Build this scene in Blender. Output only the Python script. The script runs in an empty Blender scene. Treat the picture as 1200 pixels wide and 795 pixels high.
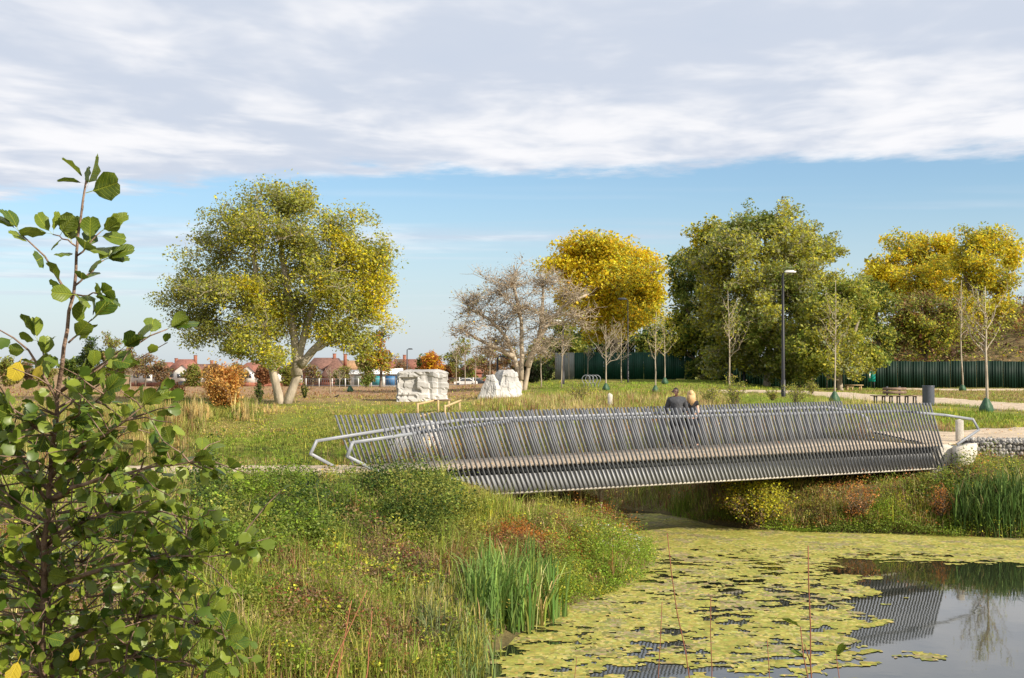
import bpy, bmesh, math, random
import numpy as np
from mathutils import Vector, Matrix
rng = np.random.default_rng(11)
random.seed(5)
C = bpy.context.scene.collection
SC = bpy.context.scene
PI = math.pi

# ---------------------------------------------------------------- camera
CAM = Vector((0.0, 0.0, 4.8))
F = 1500.0
HZ = 430.0
TH = math.atan((HZ - 397.5) / F)
cd = bpy.data.cameras.new('camera')
cam = bpy.data.objects.new('camera', cd)
C.objects.link(cam)
cam.location = CAM
cam.rotation_euler = (PI / 2 + TH, 0, 0)
cd.sensor_width = 36.0
cd.lens = 45.0
cd.clip_start = 0.05
cd.clip_end = 12000
SC.camera = cam

# ---------------------------------------------------------------- light
SUN_EL = math.radians(31)
SUN_AZ = math.radians(122)     # clockwise from +Y: behind the camera to the right
sun_dir = Vector((math.sin(SUN_AZ) * math.cos(SUN_EL), math.cos(SUN_AZ) * math.cos(SUN_EL), math.sin(SUN_EL)))
sl = bpy.data.lights.new('sun', 'SUN')
sl.energy = 5.0
sl.angle = math.radians(0.5)
sl.color = (1.0, 0.90, 0.76)
so = bpy.data.objects.new('sun', sl)
C.objects.link(so)
so.rotation_euler = sun_dir.to_track_quat('Z', 'Y').to_euler()
SC.view_settings.view_transform = 'Standard'
SC.view_settings.look = 'None'
SC.view_settings.exposure = 0.52
SC.view_settings.gamma = 1.0

def build_world():
    w = bpy.data.worlds.new('World')
    SC.world = w
    w.use_nodes = True
    nt = w.node_tree
    N, L = nt.nodes, nt.links
    N.clear()
    def node(t, **k):
        n = N.new(t)
        for a, b in k.items():
            setattr(n, a, b)
        return n
    def math_(op, a, b=None, clamp=False):
        n = node('ShaderNodeMath', operation=op, use_clamp=clamp)
        for i, v in enumerate((a, b)):
            if v is None:
                continue
            if isinstance(v, (int, float)):
                n.inputs[i].default_value = v
            else:
                L.new(v, n.inputs[i])
        return n.outputs[0]
    def mapr(v, a, b, c=0.0, d=1.0, smooth=True):
        n = node('ShaderNodeMapRange')
        n.interpolation_type = 'SMOOTHSTEP' if smooth else 'LINEAR'
        L.new(v, n.inputs[0])
        for i, x in enumerate((a, b, c, d)):
            n.inputs[i + 1].default_value = x
        return n.outputs[0]
    out = node('ShaderNodeOutputWorld')
    bg = node('ShaderNodeBackground')
    bg.inputs[1].default_value = 0.095
    L.new(bg.outputs[0], out.inputs[0])
    sky = node('ShaderNodeTexSky', sky_type='NISHITA')
    sky.sun_disc = False
    sky.sun_elevation = SUN_EL
    sky.sun_rotation = SUN_AZ
    sky.air_density = 1.0
    sky.dust_density = 0.7
    sky.ozone_density = 2.0
    tc = node('ShaderNodeTexCoord')
    sep = node('ShaderNodeSeparateXYZ')
    L.new(tc.outputs['Generated'], sep.inputs[0])
    z = math_('MAXIMUM', sep.outputs[2], 0.03)
    u = math_('DIVIDE', sep.outputs[0], z)
    v = math_('DIVIDE', sep.outputs[1], z)
    comb = node('ShaderNodeCombineXYZ')
    L.new(u, comb.inputs[0]); L.new(v, comb.inputs[1])
    def noise(scale, detail, rough, sx=1.0, sy=1.0, rot=0.0, off=(0, 0, 0), dist=0.0):
        m = node('ShaderNodeMapping')
        m.inputs['Scale'].default_value = (sx, sy, 1)
        m.inputs['Rotation'].default_value = (0, 0, rot)
        m.inputs['Location'].default_value = off
        L.new(comb.outputs[0], m.inputs[0])
        n = node('ShaderNodeTexNoise')
        n.inputs['Scale'].default_value = scale
        n.inputs['Detail'].default_value = detail
        n.inputs['Roughness'].default_value = rough
        n.inputs['Distortion'].default_value = dist
        L.new(m.outputs[0], n.inputs['Vector'])
        return n.outputs[0]
    # bank of stratocumulus whose far edge lies about 8 degrees above the horizon
    edge = math_('ADD', v, math_('MULTIPLY', u, 0.26))
    n1 = noise(0.55, 5, 0.55, rot=0.3)
    edge = math_('ADD', edge, math_('MULTIPLY', math_('SUBTRACT', n1, 0.5), 2.4))
    edge = math_('ADD', edge, math_('MULTIPLY', math_('SUBTRACT', noise(2.6, 5, 0.6, sx=1.0, sy=0.7, rot=0.4), 0.5), 1.5))
    cover = mapr(edge, 6.85, 6.0)
    # rolls within the bank
    nb = noise(0.62, 5, 0.55, sx=0.9, sy=0.75, rot=-0.5, dist=0.5)
    nf = noise(2.0, 4, 0.55, sx=1.1, sy=0.8, rot=-0.3, dist=0.3)
    mixn = math_('ADD', math_('MULTIPLY', nb, 0.62), math_('MULTIPLY', nf, 0.38))
    dens = mapr(mixn, 0.30, 0.50, 0.76, 1.0)
    a = math_('MULTIPLY', cover, dens)
    # thin far streaks under the bank
    nt2 = noise(0.16, 4, 0.6, sx=0.5, sy=1.6, off=(3.1, 1.7, 0))
    thin = mapr(nt2, 0.46, 0.66, 0.0, 0.5)
    thin = math_('MULTIPLY', thin, mapr(v, 6.0, 8.5))
    thin = math_('MULTIPLY', thin, mapr(sep.outputs[2], .035, .07))
    a = math_('MAXIMUM', a, thin)
    # pale band low down
    low = mapr(sep.outputs[2], 0.15, 0.0, 0.05, 0.66)
    # cloud colour
    cr = node('ShaderNodeMixRGB')
    cr.inputs[1].default_value = (4.7, 5.15, 6.0, 1)
    cr.inputs[2].default_value = (7.1, 7.1, 7.3, 1)
    L.new(mapr(mixn, 0.42, 0.60), cr.inputs[0])
    mx = node('ShaderNodeMixRGB')
    L.new(a, mx.inputs[0])
    skm = node('ShaderNodeMixRGB', blend_type='MULTIPLY')
    skm.inputs[0].default_value = 1.0
    L.new(sky.outputs[0], skm.inputs[1])
    skm.inputs[2].default_value = (0.90, 1.04, 1.12, 1)
    L.new(skm.outputs[0], mx.inputs[1])
    L.new(cr.outputs[0], mx.inputs[2])
    mx2 = node('ShaderNodeMixRGB'); L.new(low, mx2.inputs[0]); L.new(mx.outputs[0], mx2.inputs[1]); mx2.inputs[2].default_value = (5.1, 5.5, 6.3, 1)
    mx3 = node('ShaderNodeMixRGB'); L.new(a, mx3.inputs[0]); L.new(mx2.outputs[0], mx3.inputs[1]); L.new(cr.outputs[0], mx3.inputs[2])
    L.new(mx3.outputs[0], bg.inputs[0])
build_world()

# ---------------------------------------------------------------- helpers
ct, st_ = math.cos(TH), math.sin(TH)
def rays(px, py):
    px = np.asarray(px, float); py = np.asarray(py, float)
    xc = (px - 600) / F; zc = -(py - 397.5) / F
    dy = ct - zc * st_
    dz = st_ + zc * ct
    return np.stack([xc / dy, np.ones_like(xc), dz / dy], -1)
def P(px, py, d):
    r = rays(px, py)
    return Vector((float(r[0] * d), d, float(4.8 + r[2] * d)))
def S(d):
    return F / d

def tag(o, label=None, cat=None, group=None, kind=None):
    if label: o['label'] = label
    if cat: o['category'] = cat
    if group: o['group'] = group
    if kind: o['kind'] = kind
    return o
def empty(name, loc, label=None, cat=None, group=None, rz=0.0):
    o = bpy.data.objects.new(name, None)
    o.empty_display_size = 0.2
    C.objects.link(o)
    o.location = loc
    o.rotation_euler = (0, 0, rz)
    return tag(o, label, cat, group)
def link(name, me, parent=None, loc=None):
    o = bpy.data.objects.new(name, me)
    C.objects.link(o)
    if parent is not None:
        o.parent = parent
    if loc is not None:
        o.location = loc
    return o
class MB:
    """collects vertices, faces and tints for ONE mesh object"""
    def __init__(s):
        s.v = []; s.f = []; s.c = []; s.n = 0
    def add(s, V, Fs, col=(1, 1, 1)):
        V = np.asarray(V, float).reshape(-1, 3)
        if not isinstance(Fs, (list, tuple)) or (len(Fs) and np.ndim(Fs[0]) == 1 and not isinstance(Fs[0], np.ndarray)):
            Fs = [np.asarray(Fs)]
        s.v.append(V)
        for f in Fs:
            f = np.asarray(f, int)
            if f.size:
                s.f.append(f.reshape(-1, f.shape[-1]) + s.n)
        c = np.asarray(col, float)
        if c.ndim == 1:
            c = np.tile(c, (len(V), 1))
        s.c.append(c)
        s.n += len(V)
    def box(s, x0, x1, y0, y1, z0, z1, col=(1, 1, 1), M=None):
        V = np.array([[x, y, z] for z in (z0, z1) for y in (y0, y1) for x in (x0, x1)], float)
        if M is not None:
            V = np.array([list(M @ Vector(p)) for p in V])
        s.add(V, [np.array([[0, 2, 3, 1], [4, 5, 7, 6], [0, 1, 5, 4], [2, 6, 7, 3], [0, 4, 6, 2], [1, 3, 7, 5]])], col)
    def beam(s, a, b, w, h, col=(1, 1, 1), up=(0, 0, 1)):
        a = np.array(a, float); b = np.array(b, float)
        d = b - a; d /= np.linalg.norm(d)
        u = np.array(up, float)
        sd = np.cross(d, u)
        if np.linalg.norm(sd) < 1e-4:
            sd = np.cross(d, (1, 0, 0))
        sd /= np.linalg.norm(sd)
        u2 = np.cross(sd, d)
        V = [p + sx * sd * w / 2 + sy * u2 * h / 2 for p in (a, b) for sx, sy in ((-1, -1), (1, -1), (1, 1), (-1, 1))]
        s.add(V, [np.array([[0, 3, 2, 1], [4, 5, 6, 7], [0, 1, 5, 4], [1, 2, 6, 5], [2, 3, 7, 6], [3, 0, 4, 7]])], col)
    def tube(s, pts, rad, n=6, col=(1, 1, 1), cap=True):
        pts = np.asarray(pts, float); m = len(pts)
        rad = np.broadcast_to(np.asarray(rad, float), (m,))
        t = np.gradient(pts, axis=0)
        t /= (np.linalg.norm(t, axis=1, keepdims=True) + 1e-9)
        ref = np.array([0.31, 0.17, 0.93]) if abs(t[0][2]) < 0.9 else np.array([0.95, 0.2, 0.1])
        a = np.cross(t, ref); a /= (np.linalg.norm(a, axis=1, keepdims=True) + 1e-9)
        b = np.cross(t, a)
        th = np.arange(n) * 2 * PI / n
        V = pts[:, None, :] + rad[:, None, None] * (np.cos(th)[None, :, None] * a[:, None, :] + np.sin(th)[None, :, None] * b[:, None, :])
        i = np.arange(m - 1)[:, None] * n; j = np.arange(n)[None, :]; k = (j + 1) % n
        q = np.stack([i + j, i + k, i + n + k, i + n + j], -1).reshape(-1, 4)
        fs = [q]
        if cap and n <= 8:
            fs.append(np.array([list(range(n))[::-1]])); fs.append(np.array([[(m - 1) * n + x for x in range(n)]]))
        s.add(V.reshape(-1, 3), fs, col)
    def sticks(s, P0, P1, r0, r1, col=(1, 1, 1), n=3):
        P0 = np.asarray(P0, float); P1 = np.asarray(P1, float); N = len(P0)
        if N == 0: return
        t = P1 - P0; t /= (np.linalg.norm(t, axis=1, keepdims=True) + 1e-9)
        a = np.cross(t, np.array([0.3, 0.9, 0.31])); a /= (np.linalg.norm(a, axis=1, keepdims=True) + 1e-9)
        b = np.cross(t, a)
        r0 = np.broadcast_to(r0, (N,)); r1 = np.broadcast_to(r1, (N,))
        V = np.zeros((N, 2 * n, 3))
        for k in range(n):
            c_, s_ = math.cos(2 * PI * k / n), math.sin(2 * PI * k / n)
            V[:, k] = P0 + r0[:, None] * (c_ * a + s_ * b)
            V[:, n + k] = P1 + r1[:, None] * (c_ * a + s_ * b)
        base = np.arange(N)[:, None] * 2 * n
        q = np.concatenate([base + np.array([[k, (k + 1) % n, n + (k + 1) % n, n + k]]) for k in range(n)], 0)
        cc = np.asarray(col, float)
        if cc.ndim == 2: cc = np.repeat(cc, 2 * n, 0)
        s.add(V.reshape(-1, 3), [q], cc)
    def leaves(s, pos, size, col, up=0.35, aspect=0.62):
        pos = np.asarray(pos, float); N = len(pos)
        if N == 0: return
        size = np.broadcast_to(np.asarray(size, float), (N,))
        nrm = rng.normal(size=(N, 3)); nrm[:, 2] = np.abs(nrm[:, 2]) + up
        nrm /= np.linalg.norm(nrm, axis=1, keepdims=True)
        t = np.cross(nrm, rng.normal(size=(N, 3))); t /= (np.linalg.norm(t, axis=1, keepdims=True) + 1e-9)
        b = np.cross(nrm, t)
        L = size[:, None] * 0.5; W = L * aspect
        V = np.stack([pos - t * L, pos + b * W - nrm * L * .12, pos + t * L, pos - b * W - nrm * L * .12], 1)
        f = np.arange(N)[:, None] * 4 + np.arange(4)[None, :]
        s.add(V.reshape(-1, 3), [f], np.repeat(np.asarray(col, float), 4, 0))
    def blades(s, pos, h, w, col, bend=0.35, lean=None):
        pos = np.asarray(pos, float); N = len(pos)
        if N == 0: return
        h = np.broadcast_to(np.asarray(h, float), (N,)); w = np.broadcast_to(np.asarray(w, float), (N,))
        th = rng.uniform(0, 2 * PI, N)
        sd = np.stack([np.cos(th), np.sin(th), np.zeros(N)], 1)
        ph = rng.uniform(0, 2 * PI, N)
        ld = np.stack([np.cos(ph), np.sin(ph), np.zeros(N)], 1) * (np.abs(rng.normal(0.0, bend, N)))[:, None]
        if lean is not None: ld = ld + lean
        Z = np.array([0, 0, 1.0])
        m = pos + (Z * 0.55 + ld * 0.35) * h[:, None]
        tp = pos + (Z * (1 - 0.25 * np.linalg.norm(ld, axis=1, keepdims=True)) + ld) * h[:, None]
        W = (sd * w[:, None]) * .5
        V = np.stack([pos - W, pos + W, m + W * .8, m - W * .8, tp], 1)
        b = np.arange(N)[:, None] * 5
        c = np.repeat(np.asarray(col, float), 5, 0)
        s.add(V.reshape(-1, 3), [b + np.array([[0, 1, 2, 3]]), b + np.array([[3, 2, 4]])], c)
    def build(s, name, mat, parent=None, loc=None, smooth=False, local=False, bevel=None):
        V = np.concatenate(s.v); cols = np.concatenate(s.c)
        org = np.zeros(3)
        if loc is not None and not local:
            org = np.array(loc, float)
        elif parent is not None and not local:
            org = np.array(parent.location)
        V = V - org
        me = bpy.data.meshes.new(name)
        lens = np.concatenate([np.full(len(f), f.shape[1]) for f in s.f])
        idx = np.concatenate([f.ravel() for f in s.f])
        me.vertices.add(len(V)); me.vertices.foreach_set('co', V.astype('f4').ravel())
        me.loops.add(len(idx)); me.loops.foreach_set('vertex_index', idx.astype('i4'))
        me.polygons.add(len(lens))
        me.polygons.foreach_set('loop_start', np.concatenate([[0], np.cumsum(lens)[:-1]]).astype('i4'))
        me.polygons.foreach_set('loop_total', lens.astype('i4'))
        if smooth:
            me.polygons.foreach_set('use_smooth', np.ones(len(lens), bool))
        me.update(calc_edges=True)
        at = me.color_attributes.new('tint', 'FLOAT_COLOR', 'POINT')
        at.data.foreach_set('color', np.concatenate([cols, np.ones((len(V), 1))], 1).astype('f4').ravel())
        me.materials.append(mat)
        o = bpy.data.objects.new(name, me)
        C.objects.link(o)
        if parent is not None: o.parent = parent
        elif loc is not None: o.location = loc
        if bevel:
            b = o.modifiers.new('bevel', 'BEVEL'); b.width = bevel; b.segments = 1; b.limit_method = 'ANGLE'
        return o

# ---------------------------------------------------------------- noise
def _hash(ix, iy, seed):
    n = (ix.astype(np.int64) * 374761393 + iy.astype(np.int64) * 668265263 + seed * 974634777) & 0x7fffffff
    n = (n ^ (n >> 13)) * 1274126177 & 0x7fffffff
    n = (n ^ (n >> 16)) & 0xffff
    return n / 65535.0
def vnoise(x, y, seed=0):
    x = np.asarray(x, float); y = np.asarray(y, float)
    ix = np.floor(x); iy = np.floor(y)
    fx = x - ix; fy = y - iy
    fx = fx * fx * (3 - 2 * fx); fy = fy * fy * (3 - 2 * fy)
    a = _hash(ix, iy, seed); b = _hash(ix + 1, iy, seed); c = _hash(ix, iy + 1, seed); d = _hash(ix + 1, iy + 1, seed)
    return (a * (1 - fx) + b * fx) * (1 - fy) + (c * (1 - fx) + d * fx) * fy
def fbm(x, y, o=4, seed=0, g=0.5):
    t = 0; a = 1; s = 0
    for i in range(o):
        t = t + a * vnoise(x * 2 ** i, y * 2 ** i, seed + i * 17); s += a; a *= g
    return t / s
def sm(x, a, b):
    t = np.clip((np.asarray(x, float) - a) / (b - a), 0, 1)
    return t * t * (3 - 2 * t)

# ---------------------------------------------------------------- materials
def mat_new(name):
    m = bpy.data.materials.new(name); m.use_nodes = True
    return m, m.node_tree.nodes, m.node_tree.links, m.node_tree.nodes['Principled BSDF']
def mat_flat(name, col, rough=0.6, metal=0.0, var=0.12, scale=6.0, bump=0.0, bscale=40.0, detail=4, spec=0.4, col2=None, stretch=(1, 1, 1)):
    m, N, L, b = mat_new(name)
    tc = N.new('ShaderNodeTexCoord'); mp = N.new('ShaderNodeMapping'); mp.inputs['Scale'].default_value = stretch
    L.new(tc.outputs['Object'], mp.inputs[0])
    n = N.new('ShaderNodeTexNoise'); n.inputs['Scale'].default_value = scale; n.inputs['Detail'].default_value = detail
    n.inputs['Roughness'].default_value = 0.6
    L.new(mp.outputs[0], n.inputs['Vector'])
    r = N.new('ShaderNodeValToRGB'); L.new(n.outputs[0], r.inputs[0])
    c = np.array(col)
    c2 = np.array(col2) if col2 is not None else c * (1 + var)
    c1 = c * (1 - var)
    r.color_ramp.elements[0].position = 0.32; r.color_ramp.elements[1].position = 0.68
    r.color_ramp.elements[0].color = (*c1, 1); r.color_ramp.elements[1].color = (*np.minimum(c2, 1), 1)
    L.new(r.outputs[0], b.inputs['Base Color'])
    b.inputs['Roughness'].default_value = rough; b.inputs['Metallic'].default_value = metal
    b.inputs['Specular IOR Level'].default_value = spec
    if bump > 0:
        n2 = N.new('ShaderNodeTexNoise'); n2.inputs['Scale'].default_value = bscale; n2.inputs['Detail'].default_value = 6
        L.new(mp.outputs[0], n2.inputs['Vector'])
        bp = N.new('ShaderNodeBump'); bp.inputs['Strength'].default_value = bump; bp.inputs['Distance'].default_value = 0.05
        L.new(n2.outputs[0], bp.inputs['Height']); L.new(bp.outputs[0], b.inputs['Normal'])
    return m
def mat_tint(name, rough=0.6, transl=0.3, spec=0.3, bump=0.0, bscale=30.0, var=0.0, vscale=5.0):
    m, N, L, b = mat_new(name)
    a = N.new('ShaderNodeAttribute'); a.attribute_name = 'tint'
    colout = a.outputs['Color']
    if var > 0:
        tc = N.new('ShaderNodeTexCoord')
        n = N.new('ShaderNodeTexNoise'); n.inputs['Scale'].default_value = vscale; n.inputs['Detail'].default_value = 8; n.inputs['Roughness'].default_value = .7
        L.new(tc.outputs['Object'], n.inputs['Vector'])
        mr = N.new('ShaderNodeMapRange'); mr.inputs[1].default_value = .25; mr.inputs[2].default_value = .75
        mr.inputs[3].default_value = 1 - var; mr.inputs[4].default_value = 1 + var
        L.new(n.outputs[0], mr.inputs[0])
        mu = N.new('ShaderNodeVectorMath'); mu.operation = 'SCALE'
        L.new(colout, mu.inputs[0]); L.new(mr.outputs[0], mu.inputs['Scale'])
        colout = mu.outputs[0]
    L.new(colout, b.inputs['Base Color'])
    b.inputs['Roughness'].default_value = rough; b.inputs['Specular IOR Level'].default_value = spec
    if bump > 0:
        tc2 = N.new('ShaderNodeTexCoord')
        n2 = N.new('ShaderNodeTexNoise'); n2.inputs['Scale'].default_value = bscale; n2.inputs['Detail'].default_value = 6
        L.new(tc2.outputs['Object'], n2.inputs['Vector'])
        bp = N.new('ShaderNodeBump'); bp.inputs['Strength'].default_value = bump; bp.inputs['Distance'].default_value = 0.08
        L.new(n2.outputs[0], bp.inputs['Height']); L.new(bp.outputs[0], b.inputs['Normal'])
    if transl > 0:
        t = N.new('ShaderNodeBsdfTranslucent'); L.new(colout, t.inputs[0])
        mx = N.new('ShaderNodeMixShader'); mx.inputs[0].default_value = transl
        out = N['Material Output']
        L.new(b.outputs[0], mx.inputs[1]); L.new(t.outputs[0], mx.inputs[2]); L.new(mx.outputs[0], out.inputs[0])
    return m
M = {}
M['ground'] = mat_tint('ground', rough=0.95, transl=0, spec=0.1, bump=0.9, bscale=9, var=0.35, vscale=2.2)
M['leaf'] = mat_tint('leaf', rough=0.5, transl=0.48, spec=0.25)
M['grass'] = mat_tint('grass', rough=0.65, transl=0.3, spec=0.2)
M['algae'] = mat_tint('algae', rough=0.85, transl=0, spec=0.15, var=0.4, vscale=5)
M['twig'] = mat_tint('twig', rough=0.8, transl=0, spec=0.15)
M['bark'] = mat_flat('bark', (.16, .13, .10), .9, var=.4, scale=3, bump=.8, bscale=14, spec=.15, stretch=(1, 1, .3))
M['bark_pale'] = mat_flat('bark_pale', (.40, .34, .26), .85, var=.35, scale=2.2, bump=.6, bscale=12, spec=.15, stretch=(1, 1, .4))
M['bark_tan'] = mat_flat('bark_tan', (.42, .35, .26), .85, var=.35, scale=2.2, bump=.6, bscale=12, spec=.15, stretch=(1, 1, .4))
M['gravel'] = mat_flat('gravel', (.50, .405, .295), .95, var=.22, scale=1.4, bump=.5, bscale=70, spec=.1, detail=10)
M['deck'] = mat_flat('deck', (.56, .45, .33), .85, var=.10, scale=2.5, bump=.3, bscale=60, spec=.2, detail=8)
M['concrete'] = mat_flat('concrete', (.50, .46, .39), .9, var=.2, scale=3, bump=.3, bscale=30, spec=.2, detail=8)
M['steel'] = mat_flat('steel', (.155, .162, .175), .5, metal=.0, var=.15, scale=3, spec=.5)
M['steel_plate'] = mat_flat('steel_plate', (.44, .45, .46), .55, metal=.0, var=.14, scale=1.6, spec=.45, detail=8)
M['rail'] = mat_flat('rail', (.23, .245, .27), .45, metal=.0, var=.1, scale=4, spec=.5)
M['black'] = mat_flat('black', (.015, .015, .017), .45, var=.2, spec=.4)
M['dark_metal'] = mat_flat('dark_metal', (.045, .052, .06), .45, var=.2, spec=.5)
M['white'] = mat_flat('white', (.72, .71, .68), .6, var=.06)
M['stone_white'] = mat_flat('stone_white', (.46, .45, .43), .88, var=.34, scale=1.3, bump=.8, bscale=5, detail=10, spec=.2)
M['stone'] = mat_tint('stone', rough=.9, transl=0, spec=.2, bump=.5, bscale=20, var=.25, vscale=9)
M['wood_new'] = mat_flat('wood_new', (.50, .36, .19), .7, var=.15, scale=5, spec=.2, stretch=(1, 1, 6))
M['wood'] = mat_flat('wood', (.20, .14, .10), .75, var=.3, scale=8, spec=.2)
M['shaded_panel'] = mat_flat('shaded_panel', (.003, .018, .010), .6, var=.2, scale=1.2, spec=.2)  # hoarding green darkened: shade on the right section put into the colour
M['green_panel'] = mat_flat('green_panel', (.005, .045, .024), .55, var=.2, scale=1.2, spec=.3)
M['grey_panel'] = mat_flat('grey_panel', (.22, .23, .20), .6, var=.15, scale=1.2)
M['teal'] = mat_flat('teal', (.0, .27, .22), .5, var=.1)
M['bag'] = mat_flat('bag', (.03, .085, .038), .55, var=.3, scale=5, bump=.6, bscale=8)
M['brick'] = mat_flat('brick', (.28, .11, .07), .9, var=.25, scale=3)
M['roof_red'] = mat_flat('roof_red', (.27, .115, .08), .85, var=.3, scale=2)  # red kept muted, distance haze mixed into the roof colour
M['roof_brown'] = mat_flat('roof_brown', (.19, .10, .075), .85, var=.3, scale=2)
M['roof_tan'] = mat_flat('roof_tan', (.38, .23, .12), .85, var=.3, scale=2)
M['render'] = mat_flat('render', (.62, .60, .56), .8, var=.06)
M['pane'] = mat_flat('pane', (.05, .06, .075), .15, var=.2, spec=.6)
M['blue'] = mat_flat('blue', (.05, .16, .33), .5, var=.15)
M['teal_blue'] = mat_flat('teal_blue', (.04, .28, .32), .5, var=.15)
M['skin_dark'] = mat_flat('skin_dark', (.09, .045, .03), .55, var=.1)
M['skin_light'] = mat_flat('skin_light', (.62, .38, .27), .5, var=.08)
M['jacket'] = mat_flat('jacket', (.055, .058, .065), .85, var=.25, scale=9, bump=.5, bscale=14)
M['cloth_black'] = mat_flat('cloth_black', (.013, .013, .016), .85, var=.25, scale=9, bump=.4, bscale=14)
M['hair_black'] = mat_flat('hair_black', (.012, .01, .009), .7, var=.2)
M['hair_blond'] = mat_flat('hair_blond', (.55, .36, .17), .5, var=.25, scale=30, stretch=(6, 6, .5))
M['bin'] = mat_flat('bin', (.06, .07, .09), .42, var=.15, spec=.5)
def mat_water():
    m, N, L, b = mat_new('water')
    b.inputs['Base Color'].default_value = (.014, .017, .010, 1)
    b.inputs['Roughness'].default_value = 0.03
    b.inputs['IOR'].default_value = 1.75
    tc = N.new('ShaderNodeTexCoord'); n = N.new('ShaderNodeTexNoise')
    n.inputs['Scale'].default_value = 2.2; n.inputs['Detail'].default_value = 3
    L.new(tc.outputs['Object'], n.inputs['Vector'])
    bp = N.new('ShaderNodeBump'); bp.inputs['Strength'].default_value = .05; bp.inputs['Distance'].default_value = .02
    L.new(n.outputs[0], bp.inputs['Height']); L.new(bp.outputs[0], b.inputs['Normal'])
    return m
M['water'] = mat_water()

# ---------------------------------------------------------------- terrain
WP = np.array([(-2.2, 16.0), (-0.9, 18.5), (-.55, 19.8), (-.35, 21.5), (.5, 24.2), (1.6, 26.3), (2.7, 28.2), (3.35, 30.6), (3.6, 33), (3.5, 35.5), (3.2, 38), (2.9, 40.6), (1.8, 42.2),
    (0.4, 43.6), (-3, 46), (-8, 47.5), (-14, 47.5), (-24, 47), (-40, 46), (-75, 46), (-75, 76), (-40, 75), (-24, 73.5), (-14, 71), (-8, 65), (-3, 58),
    (0, 51), (1.8, 46.5), (3.4, 43.2), (4.6, 42), (5.3, 40.4), (6.0, 38.6), (7.0, 37.5), (8.8, 37.0), (10.5, 36.7), (12.4, 36.0), (14, 35.4), (17, 35.3), (21, 34.6), (30, 33), (46, 31), (46, 14), (30, 11), (15, 12), (5, 13.5), (0, 14.5)], float)
WP[WP[:, 1] < 45.5] *= .955
WZ = .27
def sdist(x, y):
    x = np.asarray(x, float).ravel(); y = np.asarray(y, float).ravel()
    best = np.full(x.shape, 1e18); ins = np.zeros(x.shape, bool)
    n = len(WP)
    for i in range(n):
        a = WP[i]; b = WP[(i + 1) % n]; e = b - a
        wx = x - a[0]; wy = y - a[1]
        t = np.clip((wx * e[0] + wy * e[1]) / (e @ e), 0, 1)
        best = np.minimum(best, (wx - t * e[0]) ** 2 + (wy - t * e[1]) ** 2)
        c = ((a[1] > y) != (b[1] > y)) & (x < (b[0] - a[0]) * (y - a[1]) / (b[1] - a[1] + 1e-12) + a[0])
        ins ^= c
    return np.where(ins, -1, 1) * np.sqrt(best)
def polydist(x, y, pts):
    best = np.full(x.shape, 1e18)
    for a, b in zip(pts[:-1], pts[1:]):
        a = np.array(a); b = np.array(b); e = b - a
        wx = x - a[0]; wy = y - a[1]
        t = np.clip((wx * e[0] + wy * e[1]) / (e @ e), 0, 1)
        best = np.minimum(best, (wx - t * e[0]) ** 2 + (wy - t * e[1]) ** 2)
    return np.sqrt(best)
LPATH = [(-3.6, 30.1), (-5, 29.6), (-9, 29.4), (-14, 29.8), (-20, 30.5), (-32, 32)]
RPATH = [(12.8, 41.5), (15.5, 42.5), (19, 43), (26, 43), (40, 42)]
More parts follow.
